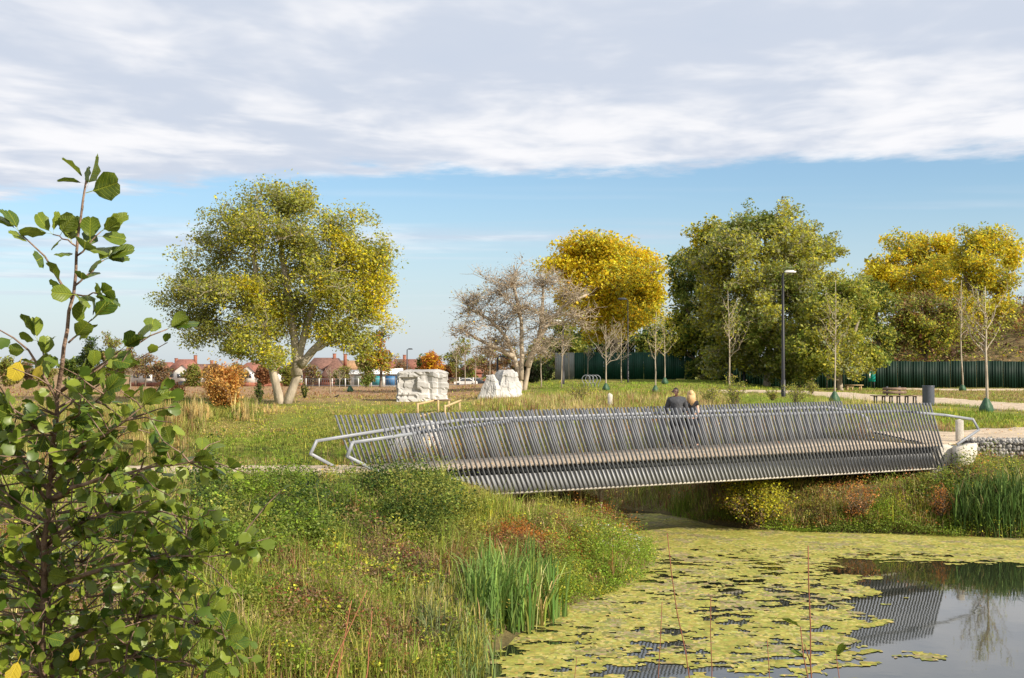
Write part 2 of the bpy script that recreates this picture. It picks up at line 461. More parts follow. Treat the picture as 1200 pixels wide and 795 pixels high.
def ground(x, y):
    x = np.asarray(x, float); shp = x.shape
    x = x.ravel(); y = np.asarray(y, float).ravel()
    s = sdist(x, y) + (fbm(x * .6, y * .6, 3, 5) - .5) * .7
    far = sm(y, 40, 60)
    H = 2.4 + .8 * (1 - sm(y, 2, 13))
    Hr = 2.5 + .35 * sm(y, 46, 56)
    Hl = 2.3 + .5 * sm(y, 84, 118)
    wr = sm(x, -8, 6)
    H = np.where(y > 38, Hr * wr + Hl * (1 - wr), H)
    H = H + .78 * sm(y, 94, 118) * sm(x, -12, 6) * (1 - sm(x, 17, 26))
    k = np.full(x.shape, .36)
    k = np.where(y > 33, .5, k)
    k = np.where((x > 5) & (y > 33), .80 - .42 * sm(x, 12.6, 14.2), k)
    k = np.where((x < 0) & (y > 60), .34, k)
    k = np.where((x < -2) & (y > 33) & (y < 50), .5 - .28 * sm(-x, 2, 6), k)
    t = np.clip(s * k / 1.5 / np.maximum(H, .1) * 1.0, 0, 1)
    t = np.clip(s * k / np.maximum(H, .1), 0, 1)
    up = WZ + (H - WZ) * t * (1.5 - .5 * t * t)
    z = np.where(s > 0, up, WZ + np.maximum(s * .5, -.9))
    bump = (fbm(x * .35, y * .35, 4, 9) - .5) * .30 + (fbm(x * 1.7, y * 1.7, 3, 19) - .5) * .12
    amp = sm(s, .3, 2.5) * (1 - .65 * sm(y, 45, 60)) * (1 - sm(y, 300, 500))
    z = z + bump * amp
    # the banks stay below the underside of the bridge
    bx, by = 15.62 / 18.153, 9.25 / 18.153
    tb = ((x + 2.62) * bx + (y - 29.3) * by) / 18.153; qb = (x + 2.62) * by - (y - 29.3) * bx
    cap = 1.35 + .30 * np.maximum(qb - .6, 0) + .55 * np.maximum(-qb - 2.6 - 2.2 * np.clip(tb, 0, 1), 0) + 3 * (1 - sm(tb, .03, .16)) + 3 * sm(tb, .99, 1.02) + 1.5 * sm(qb, 5, 8)
    z = np.where(z > .5, np.minimum(z, np.maximum(cap, .5)), z)
    z = np.where((x > 12.2) & (y < 39.6) & (y > 30), np.minimum(z, 1.85 + .9 * sm(y, 39.2, 39.6)), z)
    z = np.where((x < -3) & (y > 31) & (y < 48), np.minimum(z, np.maximum(2.35 - .14 * (y - 31.6), .3) + .8 * sm(x, -4.5, -3)), z)
    dl = polydist(x, y, LPATH); f = 1 - sm(dl, 1.2, 2.1)
    z = z * (1 - f) + 2.36 * f
    dr = polydist(x, y, RPATH); f = (1 - sm(dr, 2.2, 2.9)) * sm(x, 12.2, 13.2)
    z = z * (1 - f) + 2.40 * f
    # land falls towards the houses
    z = z - 3.4 * np.clip((y - 120) / 230, 0, 1.3) * (1 - sm(x, 20, 38) * (1 - sm(y, 220, 330)))
    # overgrown earth bank behind the right hoarding
    z = z + (8.8 + (fbm(x * .12, y * .12, 3, 77) - .5) * 3) * sm(x, 33, 66) * sm(y, 120, 134) * (1 - sm(y, 185, 240))
    return z.reshape(shp)
def gz(x, y):
    return float(ground(np.array([x]), np.array([y]))[0])
def hit(px, py, dmax=450.0):
    """where the view ray of a pixel meets the terrain"""
    r = rays(px, py); r = np.atleast_2d(r)
    n = len(r); d = np.full(n, 6.0); done = np.zeros(n, bool); res = np.full(n, np.nan)
    prev = d.copy()
    while True:
        act = ~done & (d < dmax)
        if not act.any(): break
        i = np.where(act)[0]
        z = 4.8 + r[i, 2] * d[i]
        g = ground(r[i, 0] * d[i], d[i])
        below = z <= g
        k = i[below]; lo = prev[k].copy(); hi = d[k].copy()
        for _ in range(7):
            if not len(k): break
            md = (lo + hi) / 2; bl = 4.8 + r[k, 2] * md <= ground(r[k, 0] * md, md)
            hi = np.where(bl, md, hi); lo = np.where(bl, lo, md)
        res[k] = (lo + hi) / 2; done[k] = True
        j = i[~below]; prev[j] = d[j]; d[j] = d[j] * 1.028 + .02
    X = r[:, 0] * res
    return X, res

def build_terrain():
    def axis(fine0, fine1, step, lo, hi, g=1.16):
        a = list(np.arange(fine0, fine1, step))
        v = fine1; s = step
        while v < hi: a.append(v); s *= g; v += s
        a.append(hi)
        v = fine0; s = step; pre = []
        while v > lo: s *= g; v -= s; pre.append(max(v, lo))
        return np.array(pre[::-1] + a)
    xs = axis(-14, 24, .24, -3500, 3500, 1.07)
    ys = axis(8, 50, .24, -60, 5500, 1.045)
    X, Y = np.meshgrid(xs, ys)
    Z = ground(X, Y)
    n, m = X.shape
    V = np.stack([X, Y, Z], -1).reshape(-1, 3)
    i = np.arange(n - 1)[:, None] * m; j = np.arange(m - 1)[None, :]
    q = np.stack([i + j, i + j + 1, i + m + j + 1, i + m + j], -1).reshape(-1, 4)
    x = X.ravel(); y = Y.ravel()
    sd = sdist(x, y)
    nz = fbm(x * .15, y * .15, 4, 41); nf = fbm(x * 1.2, y * 1.2, 3, 43)
    lawn = np.array([.15, .18, .03]); olive = np.array([.23, .20, .055]); brown = np.array([.30, .19, .105]); soil = np.array([.12, .09, .05]); dry = np.array([.25, .19, .085])
    c = lawn[None] * np.ones((len(x), 1))
    w = np.clip((nz - .42) * 4 + (nf - .5), 0, 1)[:, None]; c = c * (1 - w) + olive * w
    px = 600 + 1500 * x / np.maximum(y, 1)
    fl = (sm(y + (nz - .5) * 14, 84, 96) * (1 - sm(px + (nz - .5) * 60, 590, 640)))[:, None]; c = c * (1 - fl) + (brown * (1 - .35 * w) + olive * .35 * w) * fl
    rv = ((1 - sm(y, 50, 54)) * sm(y, -40, 0))[:, None]; c = c * (1 - rv) + (soil * .7 + olive * .3) * rv
    rl = (sm(px, 1060, 1120) * (y > 66) * (y < 118) * np.clip(nf * 2 - .4, 0, 1))[:, None] * .8; c = c * (1 - rl) + brown * rl
    hb = (sm(x, 30, 50) * sm(y, 119, 124) * (1 - sm(y, 260, 300)))[:, None]; c = c * (1 - hb) + (dry * .5 + soil * .5) * hb
    un = (1 - sm(sd, -.3, .15))[:, None]; c = c * (1 - un) + np.array([.03, .028, .015]) * un
    mb = MB(); mb.add(V, [q], c)
    o = mb.build('ground', M['ground'], smooth=True)
    tag(o, kind='structure')
build_terrain()

def build_water():
    xs = np.array([-80, -20, 0, 10, 20, 47.0]); 
    mb = MB()
    mb.add([[-80, 9, WZ], [48, 9, WZ], [48, 78, WZ], [-80, 78, WZ]], [np.array([[0, 1, 2, 3]])])
    tag(mb.build('water', M['water']), kind='structure')
build_water()

def strip(name, left, right, n, m, dz, mat):
    """a sheet between two edge lines, draped over the ground"""
    def samp(pts, n):
        p = np.array(pts, float); L = np.r_[0, np.cumsum(np.linalg.norm(np.diff(p, axis=0), axis=1))]
        t = np.linspace(0, L[-1], n)
        return np.stack([np.interp(t, L, p[:, 0]), np.interp(t, L, p[:, 1])], 1)
    a = samp(left, n); b = samp(right, n)
    wob = (fbm(np.arange(n) * .35, np.zeros(n), 3, 3) - .5)[:, None] * .25
    d = (b - a); d /= np.linalg.norm(d, axis=1, keepdims=True)
    a = a + d * wob; b = b - d * wob[::-1]
    t = np.linspace(0, 1, m)[None, :, None]
    G = a[:, None] * (1 - t) + b[:, None] * t
    Z = ground(G[..., 0], G[..., 1]) + dz
    ex = (G[:, :1] - G[:, 1:2]); ex /= np.linalg.norm(ex, axis=2, keepdims=True); ey = (G[:, -1:] - G[:, -2:-1]); ey /= np.linalg.norm(ey, axis=2, keepdims=True)
    G = np.concatenate([G[:, :1] + ex * .10, G, G[:, -1:] + ey * .10], 1); Z = np.concatenate([Z[:, :1] - .16, Z, Z[:, -1:] - .16], 1); m += 2
    V = np.concatenate([G, Z[..., None]], -1).reshape(-1, 3)
    i = np.arange(n - 1)[:, None] * m; j = np.arange(m - 1)[None, :]
    q = np.stack([i + j, i + j + 1, i + m + j + 1, i + m + j], -1).reshape(-1, 4)
    mb = MB(); mb.add(V, [q])
    o = mb.build(name, mat, smooth=True)
    return tag(o, kind='structure')
strip('path', [(-2.35, 29.05), (-5, 28.45), (-9, 28.2), (-14, 28.6), (-20, 29.3), (-32, 30.8)], [(-3.75, 31.1), (-5.2, 31.1), (-9, 30.8), (-14, 31.2), (-20, 31.9), (-32, 33.4)], 90, 9, .06, M['gravel'])
strip('path', [(12.7, 38.75), (14.1, 40.25), (17, 40.35), (24, 40.45), (40, 39.5)], [(11.9, 44.2), (14.5, 45.8), (19, 47), (25, 47.5), (40, 46)], 80, 24, .05, M['gravel'])
def pixpts(pts):
    a = np.array(pts, float); X, Y = hit(a[:, 0], a[:, 1]); return [(x, y) for x, y in zip(X, Y) if y == y]
pn = pixpts([(1320, 500), (1200, 484), (1100, 475.5), (1030, 472.5), (980, 468), (940, 463.5), (900, 461), (830, 460)])
pf = pixpts([(1320, 484), (1200, 473.5), (1110, 467.5), (1050, 464.5), (1000, 461), (950, 459), (900, 458), (830, 457.6)])
strip('path', pn, pf, 110, 14, .05, M['gravel'])
strip('path', pixpts([(1260, 457.6), (1100, 457.4), (1040, 457.2)]), pixpts([(1260, 456.6), (1100, 456.4), (1040, 456.2)]), 40, 5, .06, M['gravel'])

# ---------------------------------------------------------------- the footbridge
NA = np.array([-2.62, 29.3]); NB = np.array([13.0, 38.55])      # near railing line
FA = np.array([-3.86, 30.9]); FB = np.array([11.6, 43.6])       # far railing line
ZD = 2.42
def build_bridge():
    root = empty('footbridge', (NA[0], NA[1], ZD), 'grey steel footbridge over the pond with leaning bar railings and a beige deck', 'footbridge')
    # deck
    dn = (NB - NA) / np.linalg.norm(NB - NA); df = (FB - FA) / np.linalg.norm(FB - FA)
    mb = MB()
    n = 24
    t = np.linspace(0, 1, n)[:, None]
    a = NA * (1 - t) + NB * t; b = FA * (1 - t) + FB * t
    top = np.full((n, 1), ZD)
    V = np.concatenate([np.c_[a, top], np.c_[b, top], np.c_[a, top - .03], np.c_[b, top - .03]])
    i = np.arange(n - 1)
    mb.add(V, [np.stack([i, i + 1, n + i + 1, n + i], 1), np.stack([2 * n + i, 3 * n + i, 3 * n + i + 1, 2 * n + i + 1], 1), np.stack([i, 2 * n + i, 2 * n + i + 1, i + 1], 1), np.stack([n + i, n + i + 1, 3 * n + i + 1, 3 * n + i], 1),
               np.array([[0, n, 3 * n, 2 * n], [n - 1, 3 * n - 1, 4 * n - 1, 2 * n - 1][::-1]])])
    mb.build('deck', M['deck'], root)
    for (A, B, dd, sgn, zt) in ((NA, NB, dn, 1, 3.73), (FA, FB, df, -1, 3.64)):
        nrm = np.array([dd[1], -dd[0]]) * sgn      # outwards
        # inclined plate hanging under the deck edge
        def pt(t, off, z):
            p = A + (B - A) * t + nrm * off
            return (p[0], p[1], z)
        mb = MB()
        zb = 1.79
        V = [pt(0.02, -.085, 2.21), pt(.985, -.085, 2.21), pt(.985, -.055, zb), pt(0.02, -.055, zb), pt(0.02, -.105, 2.21), pt(.985, -.105, 2.21), pt(.985, -.075, zb), pt(0.02, -.075, zb)]
        mb.add(V, [np.array([[0, 3, 2, 1], [4, 5, 6, 7], [0, 1, 5, 4], [2, 3, 7, 6], [0, 4, 7, 3], [1, 2, 6, 5]])])
        mb.build('fascia_plate', M['steel_plate'], root)
        mb = MB()
        mb.beam(pt(.02, -.02, zb - .025), pt(.985, -.02, zb - .025), .10, .045)
        mb.build('bottom_flange', M['concrete'], root)
        mb = MB()
        mb.beam(pt(0, -.16, ZD - .12), pt(1, -.16, ZD - .12), .05, .17)
        for q in np.arange(0.01, 1, .0525): mb.beam(pt(q, -.10, ZD - .08), pt(q, .03, ZD - .08), .03, .05)
        mb.build('edge_beam', M['dark_metal'], root)
        # girder under the deck
        mb = MB(); mb.beam(pt(0.03, -.75, 2.12), pt(.97, -.75, 2.12), .2, .34); mb.build('girder', M['dark_metal'], root)
        # leaning bars, each its own part, one mesh per railing
        L = np.linalg.norm(B - A)
        nb = int(L / .134)
        lean = .40
        z0 = 1.78 - ZD; z1 = zt - ZD
        w, dp = .029, .056
        vs = []
        for z in (z0, z1):
            for (u, v) in ((-1, -1), (1, -1), (1, 1), (-1, 1)):
                along = u * w / 2 - (z) * lean
                q = dd * along + nrm * (v * dp / 2 + .04)
                vs.append((q[0], q[1], z))
        bm = MB(); bm.add(vs, [np.array([[0, 3, 2, 1], [4, 5, 6, 7], [0, 1, 5, 4], [1, 2, 6, 5], [2, 3, 7, 6], [3, 0, 4, 7]])])
        first = bm.build('baluster', M['steel'], None, local=True)
        first.parent = root
        me = first.data
        # recalc normals
        b2 = bmesh.new(); b2.from_mesh(me); bmesh.ops.recalc_face_normals(b2, faces=b2.faces); b2.to_mesh(me); b2.free()
        for q in range(nb):
            o = first if q == 0 else first.copy()
            if q: C.objects.link(o)
            o.parent = root
            p = A + dd * (.05 + q * .134)
            o.location = (p[0] - NA[0], p[1] - NA[1], random.uniform(-.006, .006))
    def hr(pts):
        mb = MB()
        pts = [np.array(p) for p in pts]
        for a, b in zip(pts[:-1], pts[1:]):
            e = (b - a) / np.linalg.norm(b - a) * .025
            mb.beam(a - e, b + e, .05, .075)
        return mb.build('handrail', M['rail'], root, bevel=.012)
    def along(A, B, t, off, z, sgn):
        d = (B - A) / np.linalg.norm(B - A); nn = np.array([d[1], -d[0]]) * sgn
        p = A + (B - A) * t + nn * off
        return (p[0], p[1], z)
    hr([P(448, 556, 28.9), P(407, 535, 28.3), P(413, 519, 28.35), along(NA, NB, .045, -.06, 3.30, 1), along(NA, NB, .17, -.06, 3.50, 1), along(NA, NB, .90, -.06, 3.50, 1),
        P(1106, 486.5, 38.4), P(1140, 491.5, 38.9), P(1147, 504, 39.0), P(1122, 521, 38.5)])
    hr([P(395, 549, 30.6), P(364, 532, 30.1), P(371, 517, 30.2), along(FA, FB, .06, -.06, 3.28, -1), along(FA, FB, .16, -.06, 3.43, -1), along(FA, FB, .92, -.06, 3.46, -1), along(FA, FB, 1.0, -.06, 3.30, -1),
        P(1016, 490, 43.9), P(1021, 502, 44.0), P(1003, 513, 43.6)])
    # abutments
    mb = MB()
    d = dn; nn = np.array([d[1], -d[0]])
    q0 = NB + d * .02 + nn * .1; q1 = FB + d * .02
    mb.beam((q0[0], q0[1], 1.85), (q1[0], q1[1], 1.85), 1.0, 1.12)
    mb.build('abutment', M['concrete'], root, bevel=.02)
    mb = MB()
    q0 = NA - d * .35 + nn * .05; q1 = FA - d * .35
    mb.beam((q0[0], q0[1], 1.87), (q1[0], q1[1], 1.87), .8, 1.06)
    mb.build('abutment', M['concrete'], root, bevel=.02)
build_bridge()

# concrete wing wall and gabion basket at the right bank
def right_bank_walls():
    a = P(1127, 0, 38.3); b = P(1143, 0, 39.6)
    mb = MB()
    V = [(a.x - .2, 38.1, 1.3), (b.x, 39.5, 1.3), (b.x, 39.5, 2.47), (a.x - .2, 38.1, 2.40), (a.x - .35, 38.4, 1.3), (b.x - .15, 39.8, 1.3), (b.x - .15, 39.8, 2.47), (a.x - .35, 38.4, 2.40)]
    mb.add(V, [np.array([[0, 1, 2, 3], [4, 7, 6, 5], [3, 2, 6, 7], [0, 3, 7, 4], [1, 5, 6, 2], [0, 4, 5, 1]])])
    o = mb.build('wing_wall', M['concrete'], loc=(a.x, 38.3, 1.3)); tag(o, 'pale concrete wing wall between the right bridge end and the stone basket', 'wall')
    root = empty('gabion_wall', (14.2, 39.9, 1.7), 'wire basket wall filled with grey stones beside the right end of the bridge', 'gabion wall')
    mb = MB()
    x0, x1, y0, y1, z0, z1 = 14.15, 22.0, 39.35, 40.2, 1.75, 2.52
    bm = bmesh.new()
    ico = bmesh.ops.create_icosphere(bm, subdivisions=1, radius=1)
    IV = np.array([v.co[:] for v in bm.verts]); IF = np.array([[v.index for v in f.verts] for f in bm.faces]); bm.free()
    def stones(lst):
        for x in np.arange(x0, x1, .115):
            for z in np.arange(z0, z1, .10):
                lst.append((x, y0, z, 0))
            for y in np.arange(y0 + .1, y1, .12):
                lst.append((x, y, z1, 1))
    L = []; stones(L)
    for (x, y, z, t) in L:
        sc = rng.uniform(.045, .085, 3)
        R = np.linalg.qr(rng.normal(size=(3, 3)))[0]
        V = (IV * (1 + rng.uniform(-.25, .25, (len(IV), 1)))) * sc @ R + np.array([x, y, z]) + rng.uniform(-.03, .03, 3)
        g = rng.uniform(.16, .5)
        mb.add(V, [IF], (g, g * .95, g * .86))
    o = mb.build('stone_fill', M['stone'], root); tag(o, kind='stuff')
    mb = MB(); mb.box(x0 - .02, x1, y0 + .02, y1, z0 - .4, z1 - .02, (.12, .11, .1)); mb.build('core', M['stone'], root)
    mb = MB()
    for x in np.arange(x0 - .05, x1, 1.0):
        mb.sticks([(x, y0 - .09, z0 - .1), (x, y0 - .09, z1 + .08)], [(x, y0 - .09, z1 + .08), (x, y1, z1 + .08)], .006, .006)
    for z in np.arange(z0 - .05, z1 + .1, .2):
        mb.sticks([(x0 - .05, y0 - .09, z)], [(x1, y0 - .09, z)], .005, .005)
    for x in np.arange(x0, x1, .2):
        mb.sticks([(x, y0 - .09, z0 - .1)], [(x, y0 - .09, z1 + .08)], .004, .004)
    mb.build('wire_mesh', M['steel'], root)
    # pale square bollard behind the handrail end
    p = P(1124.5, 513.5, 40.6)
    mb = MB(); mb.box(-.10, .10, -.10, .10, -.25, .56); mb.add([(-.10, -.10, .56), (.10, -.10, .56), (.10, .10, .56), (-.10, .10, .56), (0, 0, .60)], [np.array([[0, 1, 4], [1, 2, 4], [2, 3, 4], [3, 0, 4]])])
    o = mb.build('bollard', M['concrete'], loc=(p.x, p.y, p.z), local=True, bevel=.01); tag(o, 'pale square bollard standing inside the loop of the right handrail', 'bollard')
right_bank_walls()

# ---------------------------------------------------------------- the two people on the bridge
def skin_body(name, nodes, edges, mat, parent, levels=2):
    """nodes: dict key -> (x, y, z, r); one continuous skinned surface"""
    keys = list(nodes)
    me = bpy.data.meshes.new(name)
    me.from_pydata([nodes[k][:3] for k in keys], [(keys.index(a), keys.index(b)) for a, b in edges], [])
    o = bpy.data.objects.new(name, me); C.objects.link(o)
    md = o.modifiers.new('skin', 'SKIN'); md.use_smooth_shade = True
    for i, k in enumerate(keys):
        r = nodes[k][3]
        me.skin_vertices[0].data[i].radius = (r, r) if not isinstance(r, tuple) else r
    me.skin_vertices[0].data[0].use_root = True
    sb = o.modifiers.new('subdivision', 'SUBSURF'); sb.levels = levels; sb.render_levels = levels
    me.materials.append(mat)
    o.parent = parent
    return o
def hand(nodes, edges, w, tag_, dirv, side, r=.009):
    w = Vector(w); d = Vector(dirv).normalized(); s = Vector(side).normalized()
    nrm = d.cross(s)
    nodes[tag_ + 'p'] = (*(w + d * .055), .030)
    edges.append((tag_ + 'w', tag_ + 'p'))
    for k, (off, ln) in enumerate(((-.030, .062), (-.010, .075), (.011, .070), (.030, .055))):
        a = w + d * .09 + s * off; b = a + d * ln * .5 + nrm * .008; c = b + d * ln * .45 + nrm * .022
        nodes[tag_ + 'k%d' % k] = (*a, r * 1.15); nodes[tag_ + 'm%d' % k] = (*b, r); nodes[tag_ + 't%d' % k] = (*c, r * .8)
        edges += [(tag_ + 'p', tag_ + 'k%d' % k), (tag_ + 'k%d' % k, tag_ + 'm%d' % k), (tag_ + 'm%d' % k, tag_ + 't%d' % k)]
    a = w + d * .035 - s * .035; b = a + d * .035 - s * .02
    nodes[tag_ + 'h0'] = (*a, r * 1.2); nodes[tag_ + 'h1'] = (*b, r)
    edges += [(tag_ + 'p', tag_ + 'h0'), (tag_ + 'h0', tag_ + 'h1')]
def head_parts(root, c, r, face, skin, hair, long_hair):
    """face: unit vector the face looks along; returns hair, eyes, nose, ears as parts"""
    c = Vector(c); f = Vector(face).normalized(); up = Vector((0, 0, 1)); rt = f.cross(up).normalized()
    def ball(mb, p, sx, sy, sz, n=10, m=7, cut=None):
        V = []
        for i in range(m + 1):
            ph = PI * i / m
            for j in range(n):
                t = 2 * PI * j / n
                q = rt * (sx * math.sin(ph) * math.cos(t)) + f * (sy * math.sin(ph) * math.sin(t)) + up * (sz * math.cos(ph))
                V.append(tuple(Vector(p) + q))
        i = np.arange(m)[:, None] * n; j = np.arange(n)[None, :]; k = (j + 1) % n
        mb.add(V, [np.stack([i + j, i + n + j, i + n + k, i + k], -1).reshape(-1, 4)])
    mb = MB(); ball(mb, c + f * .098 - up * .012, .016, .024, .026); 
    mb.build('nose', skin, root, smooth=True, local=True)
    for s in (-1, 1):
        mb = MB(); ball(mb, c + f * .082 + rt * .034 * s + up * .018, .014, .010, .009); mb.build('eye', M['black'], root, smooth=True, local=True)
        mb = MB(); ball(mb, c + rt * .084 * s - up * .005, .012, .024, .034); mb.build('ear', skin, root, smooth=True, local=True)
    mb = MB(); ball(mb, c + f * .088 - up * .056, .026, .009, .007); mb.build('mouth', M['brick'], root, smooth=True, local=True)
    mb = MB()
    (ball(mb, c - f * .016 + up * .022, .091, .10, .108, 14, 9) if long_hair else ball(mb, c - f * .038 + up * .028, .082, .078, .086, 14, 9))
    if long_hair:
        for a in np.linspace(-1.25, 1.25, 15):
            for rr in (.085, .10):
                p0 = c - f * (.6 * rr * math.cos(a)) + rt * (rr * math.sin(a)) + up * .05
                p1 = c - f * (1.05 * rr * math.cos(a) + .01) + rt * (rr * 1.1 * math.sin(a)) - up * .10
                p2 = c - f * (1.2 * rr * math.cos(a) + .02) + rt * (rr * 1.25 * math.sin(a) + random.uniform(-.012, .012)) - up * (.30 + random.uniform(-.05, .03))
                mb.tube([p0, p1, p2], [.022, .026, .008], 6)
    mb.build('hair', hair, root, smooth=True, local=True)

def build_people():
    # man: seen from behind, turned back over his left shoulder
    p = P(793, 527, 37.1)
    root = empty('person', (p.x, p.y, ZD), 'man in dark grey jacket on the bridge looking back over his shoulder', 'person', 'couple on the footbridge')
    # local frame: faces away to the left; x right, y away
    nd = {'pelvis': (0, 0, .96, .145), 'waist': (0, .01, 1.10, .15), 'chest': (0, .02, 1.30, .175), 'up': (0, .02, 1.44, .13), 'neck': (-.02, .01, 1.54, .062), 'head': (-.035, -.01, 1.66, (.088, .10)), 'crown': (-.04, -.01, 1.75, (.07, .08))}
    ed = [('pelvis', 'waist'), ('waist', 'chest'), ('chest', 'up'), ('up', 'neck'), ('neck', 'head'), ('head', 'crown')]
    arms = {'ls': (-.20, .02, 1.43, .07), 'le': (-.27, .10, 1.16, .052), 'lw': (-.27, .34, 1.06, .032), 'rs': (.21, .02, 1.43, .07), 're': (.29, .07, 1.15, .052), 'rw': (.20, .32, 1.06, .032)}
    legs = {'lh': (-.10, 0, .88, .105), 'lk': (-.12, .03, .50, .072), 'la': (-.12, .0, .09, .045), 'lf': (-.13, .13, .035, .038), 'rh': (.10, 0, .88, .105), 'rk': (.12, .05, .50, .072), 'ra': (.14, .0, .09, .045), 'rf': (.15, .13, .035, .038)}
    nodes = {**nd, **arms, **legs}
    e2 = ed + [('up', 'ls'), ('ls', 'le'), ('le', 'lw'), ('up', 'rs'), ('rs', 're'), ('re', 'rw'), ('pelvis', 'lh'), ('lh', 'lk'), ('lk', 'la'), ('la', 'lf'), ('pelvis', 'rh'), ('rh', 'rk'), ('rk', 'ra'), ('ra', 'rf')]
    hand(nodes, e2, arms['lw'][:3], 'l', (.1, 1, -.2), (1, 0, 0)); hand(nodes, e2, arms['rw'][:3], 'r', (-.1, 1, -.2), (-1, 0, 0))
    body = {k: ((*v[:3], (v[3] * .86 if not isinstance(v[3], tuple) else v[3])) if k in list(arms) + list(legs) + ['pelvis', 'waist', 'chest', 'up'] else v) for k, v in nodes.items()}
    skin_body('body', body, e2, M['skin_dark'], root)
    jk = {'waist': (0, .01, 1.06, .185), 'hem': (0, .0, .86, .185), 'chest': (0, .02, 1.28, .205), 'up': (0, .02, 1.43, .155), 'collar': (-.01, .0, 1.53, .085),
        'ls': (-.205, .02, 1.42, .095), 'le': (-.28, .10, 1.15, .075), 'lw': (-.27, .30, 1.075, .055), 'rs': (.215, .02, 1.42, .095), 're': (.30, .07, 1.14, .075), 'rw': (.21, .28, 1.07, .055)}
    skin_body('jacket', jk, [('waist', 'hem'), ('waist', 'chest'), ('chest', 'up'), ('up', 'collar'), ('up', 'ls'), ('ls', 'le'), ('le', 'lw'), ('up', 'rs'), ('rs', 're'), ('re', 'rw')], M['jacket'], root)
    tr = {'pelvis': (0, 0, .95, .17), 'lh': (-.10, 0, .86, .125), 'lk': (-.12, .03, .50, .095), 'la': (-.12, .0, .12, .075), 'rh': (.10, 0, .86, .125), 'rk': (.12, .05, .50, .095), 'ra': (.14, .0, .12, .075)}
    skin_body('trousers', tr, [('pelvis', 'lh'), ('lh', 'lk'), ('lk', 'la'), ('pelvis', 'rh'), ('rh', 'rk'), ('rk', 'ra')], M['cloth_black'], root)
    for x in (-.125, .145):
        mb = MB(); mb.box(x - .05, x + .05, -.09, .20, 0, .055); mb.box(x - .048, x + .048, -.085, .08, .055, .11)
        mb.build('shoe', M['black'], root, local=True, bevel=.02)
    head_parts(root, (-.035, -.01, 1.66), .09, (-.45, -.9, -.1), M['skin_dark'], M['hair_black'], False)
    # woman: back turned, long blonde hair, bare right forearm
    p = P(810, 527, 37.3)
    root = empty('person', (p.x, p.y, ZD), 'woman with long blonde hair, black short sleeved top and black trousers on the bridge', 'person', 'couple on the footbridge')
    nd = {'pelvis': (.02, 0, .90, .125), 'waist': (0, .0, 1.06, .105), 'chest': (-.0, .01, 1.22, .13), 'up': (0, .01, 1.35, .105), 'neck': (.0, .02, 1.45, .048), 'head': (.005, .03, 1.575, (.08, .092)), 'crown': (.005, .03, 1.66, (.066, .075))}
    arms = {'ls': (-.16, .0, 1.34, .052), 'le': (-.20, .14, 1.10, .040), 'lw': (-.08, .30, 1.06, .026), 'rs': (.16, .0, 1.34, .052), 're': (.20, -.05, 1.08, .042), 'rw': (.10, -.02, .88, .028)}
    legs = {'lh': (-.08, 0, .82, .095), 'lk': (-.06, .05, .46, .062), 'la': (.0, .02, .09, .038), 'lf': (.0, .14, .035, .032), 'rh': (.11, 0, .82, .095), 'rk': (.14, .03, .46, .062), 'ra': (.17, -.02, .09, .038), 'rf': (.18, .10, .035, .032)}
    nodes = {**nd, **arms, **legs}
    e2 = ed + [('up', 'ls'), ('ls', 'le'), ('le', 'lw'), ('up', 'rs'), ('rs', 're'), ('re', 'rw'), ('pelvis', 'lh'), ('lh', 'lk'), ('lk', 'la'), ('la', 'lf'), ('pelvis', 'rh'), ('rh', 'rk'), ('rk', 'ra'), ('ra', 'rf')]
    hand(nodes, e2, arms['lw'][:3], 'l', (.5, .8, -.2), (1, 0, 0), .0075); hand(nodes, e2, arms['rw'][:3], 'r', (-.6, .1, -.8), (0, -1, 0), .0075)
    skin_body('body', nodes, e2, M['skin_light'], root)
    tp = {'waist': (0, .0, 1.05, .125), 'hem': (.01, 0, .90, .15), 'chest': (0, .01, 1.22, .15), 'up': (0, .01, 1.34, .125), 'ls': (-.165, .0, 1.335, .078), 'le': (-.185, .06, 1.21, .062), 'rs': (.165, .0, 1.335, .078), 're': (.185, -.02, 1.21, .062)}
    skin_body('top', tp, [('waist', 'hem'), ('waist', 'chest'), ('chest', 'up'), ('up', 'ls'), ('ls', 'le'), ('up', 'rs'), ('rs', 're')], M['cloth_black'], root)
    tr = {'pelvis': (.02, 0, .88, .15), 'lh': (-.08, 0, .80, .108), 'lk': (-.06, .05, .46, .073), 'la': (.0, .02, .11, .05), 'rh': (.11, 0, .80, .108), 'rk': (.14, .03, .46, .073), 'ra': (.17, -.02, .11, .05)}
    skin_body('trousers', tr, [('pelvis', 'lh'), ('lh', 'lk'), ('lk', 'la'), ('pelvis', 'rh'), ('rh', 'rk'), ('rk', 'ra')], M['cloth_black'], root)
    for x, y in ((0, .03), (.175, -.01)):
        mb = MB(); mb.box(x - .042, x + .042, y - .07, y + .16, 0, .05); mb.box(x - .04, x + .04, y - .065, y + .05, .05, .10)
        mb.build('shoe', M['black'], root, local=True, bevel=.018)
    head_parts(root, (.005, .03, 1.575), .085, (.05, .98, 0), M['skin_light'], M['hair_blond'], True)
build_people()

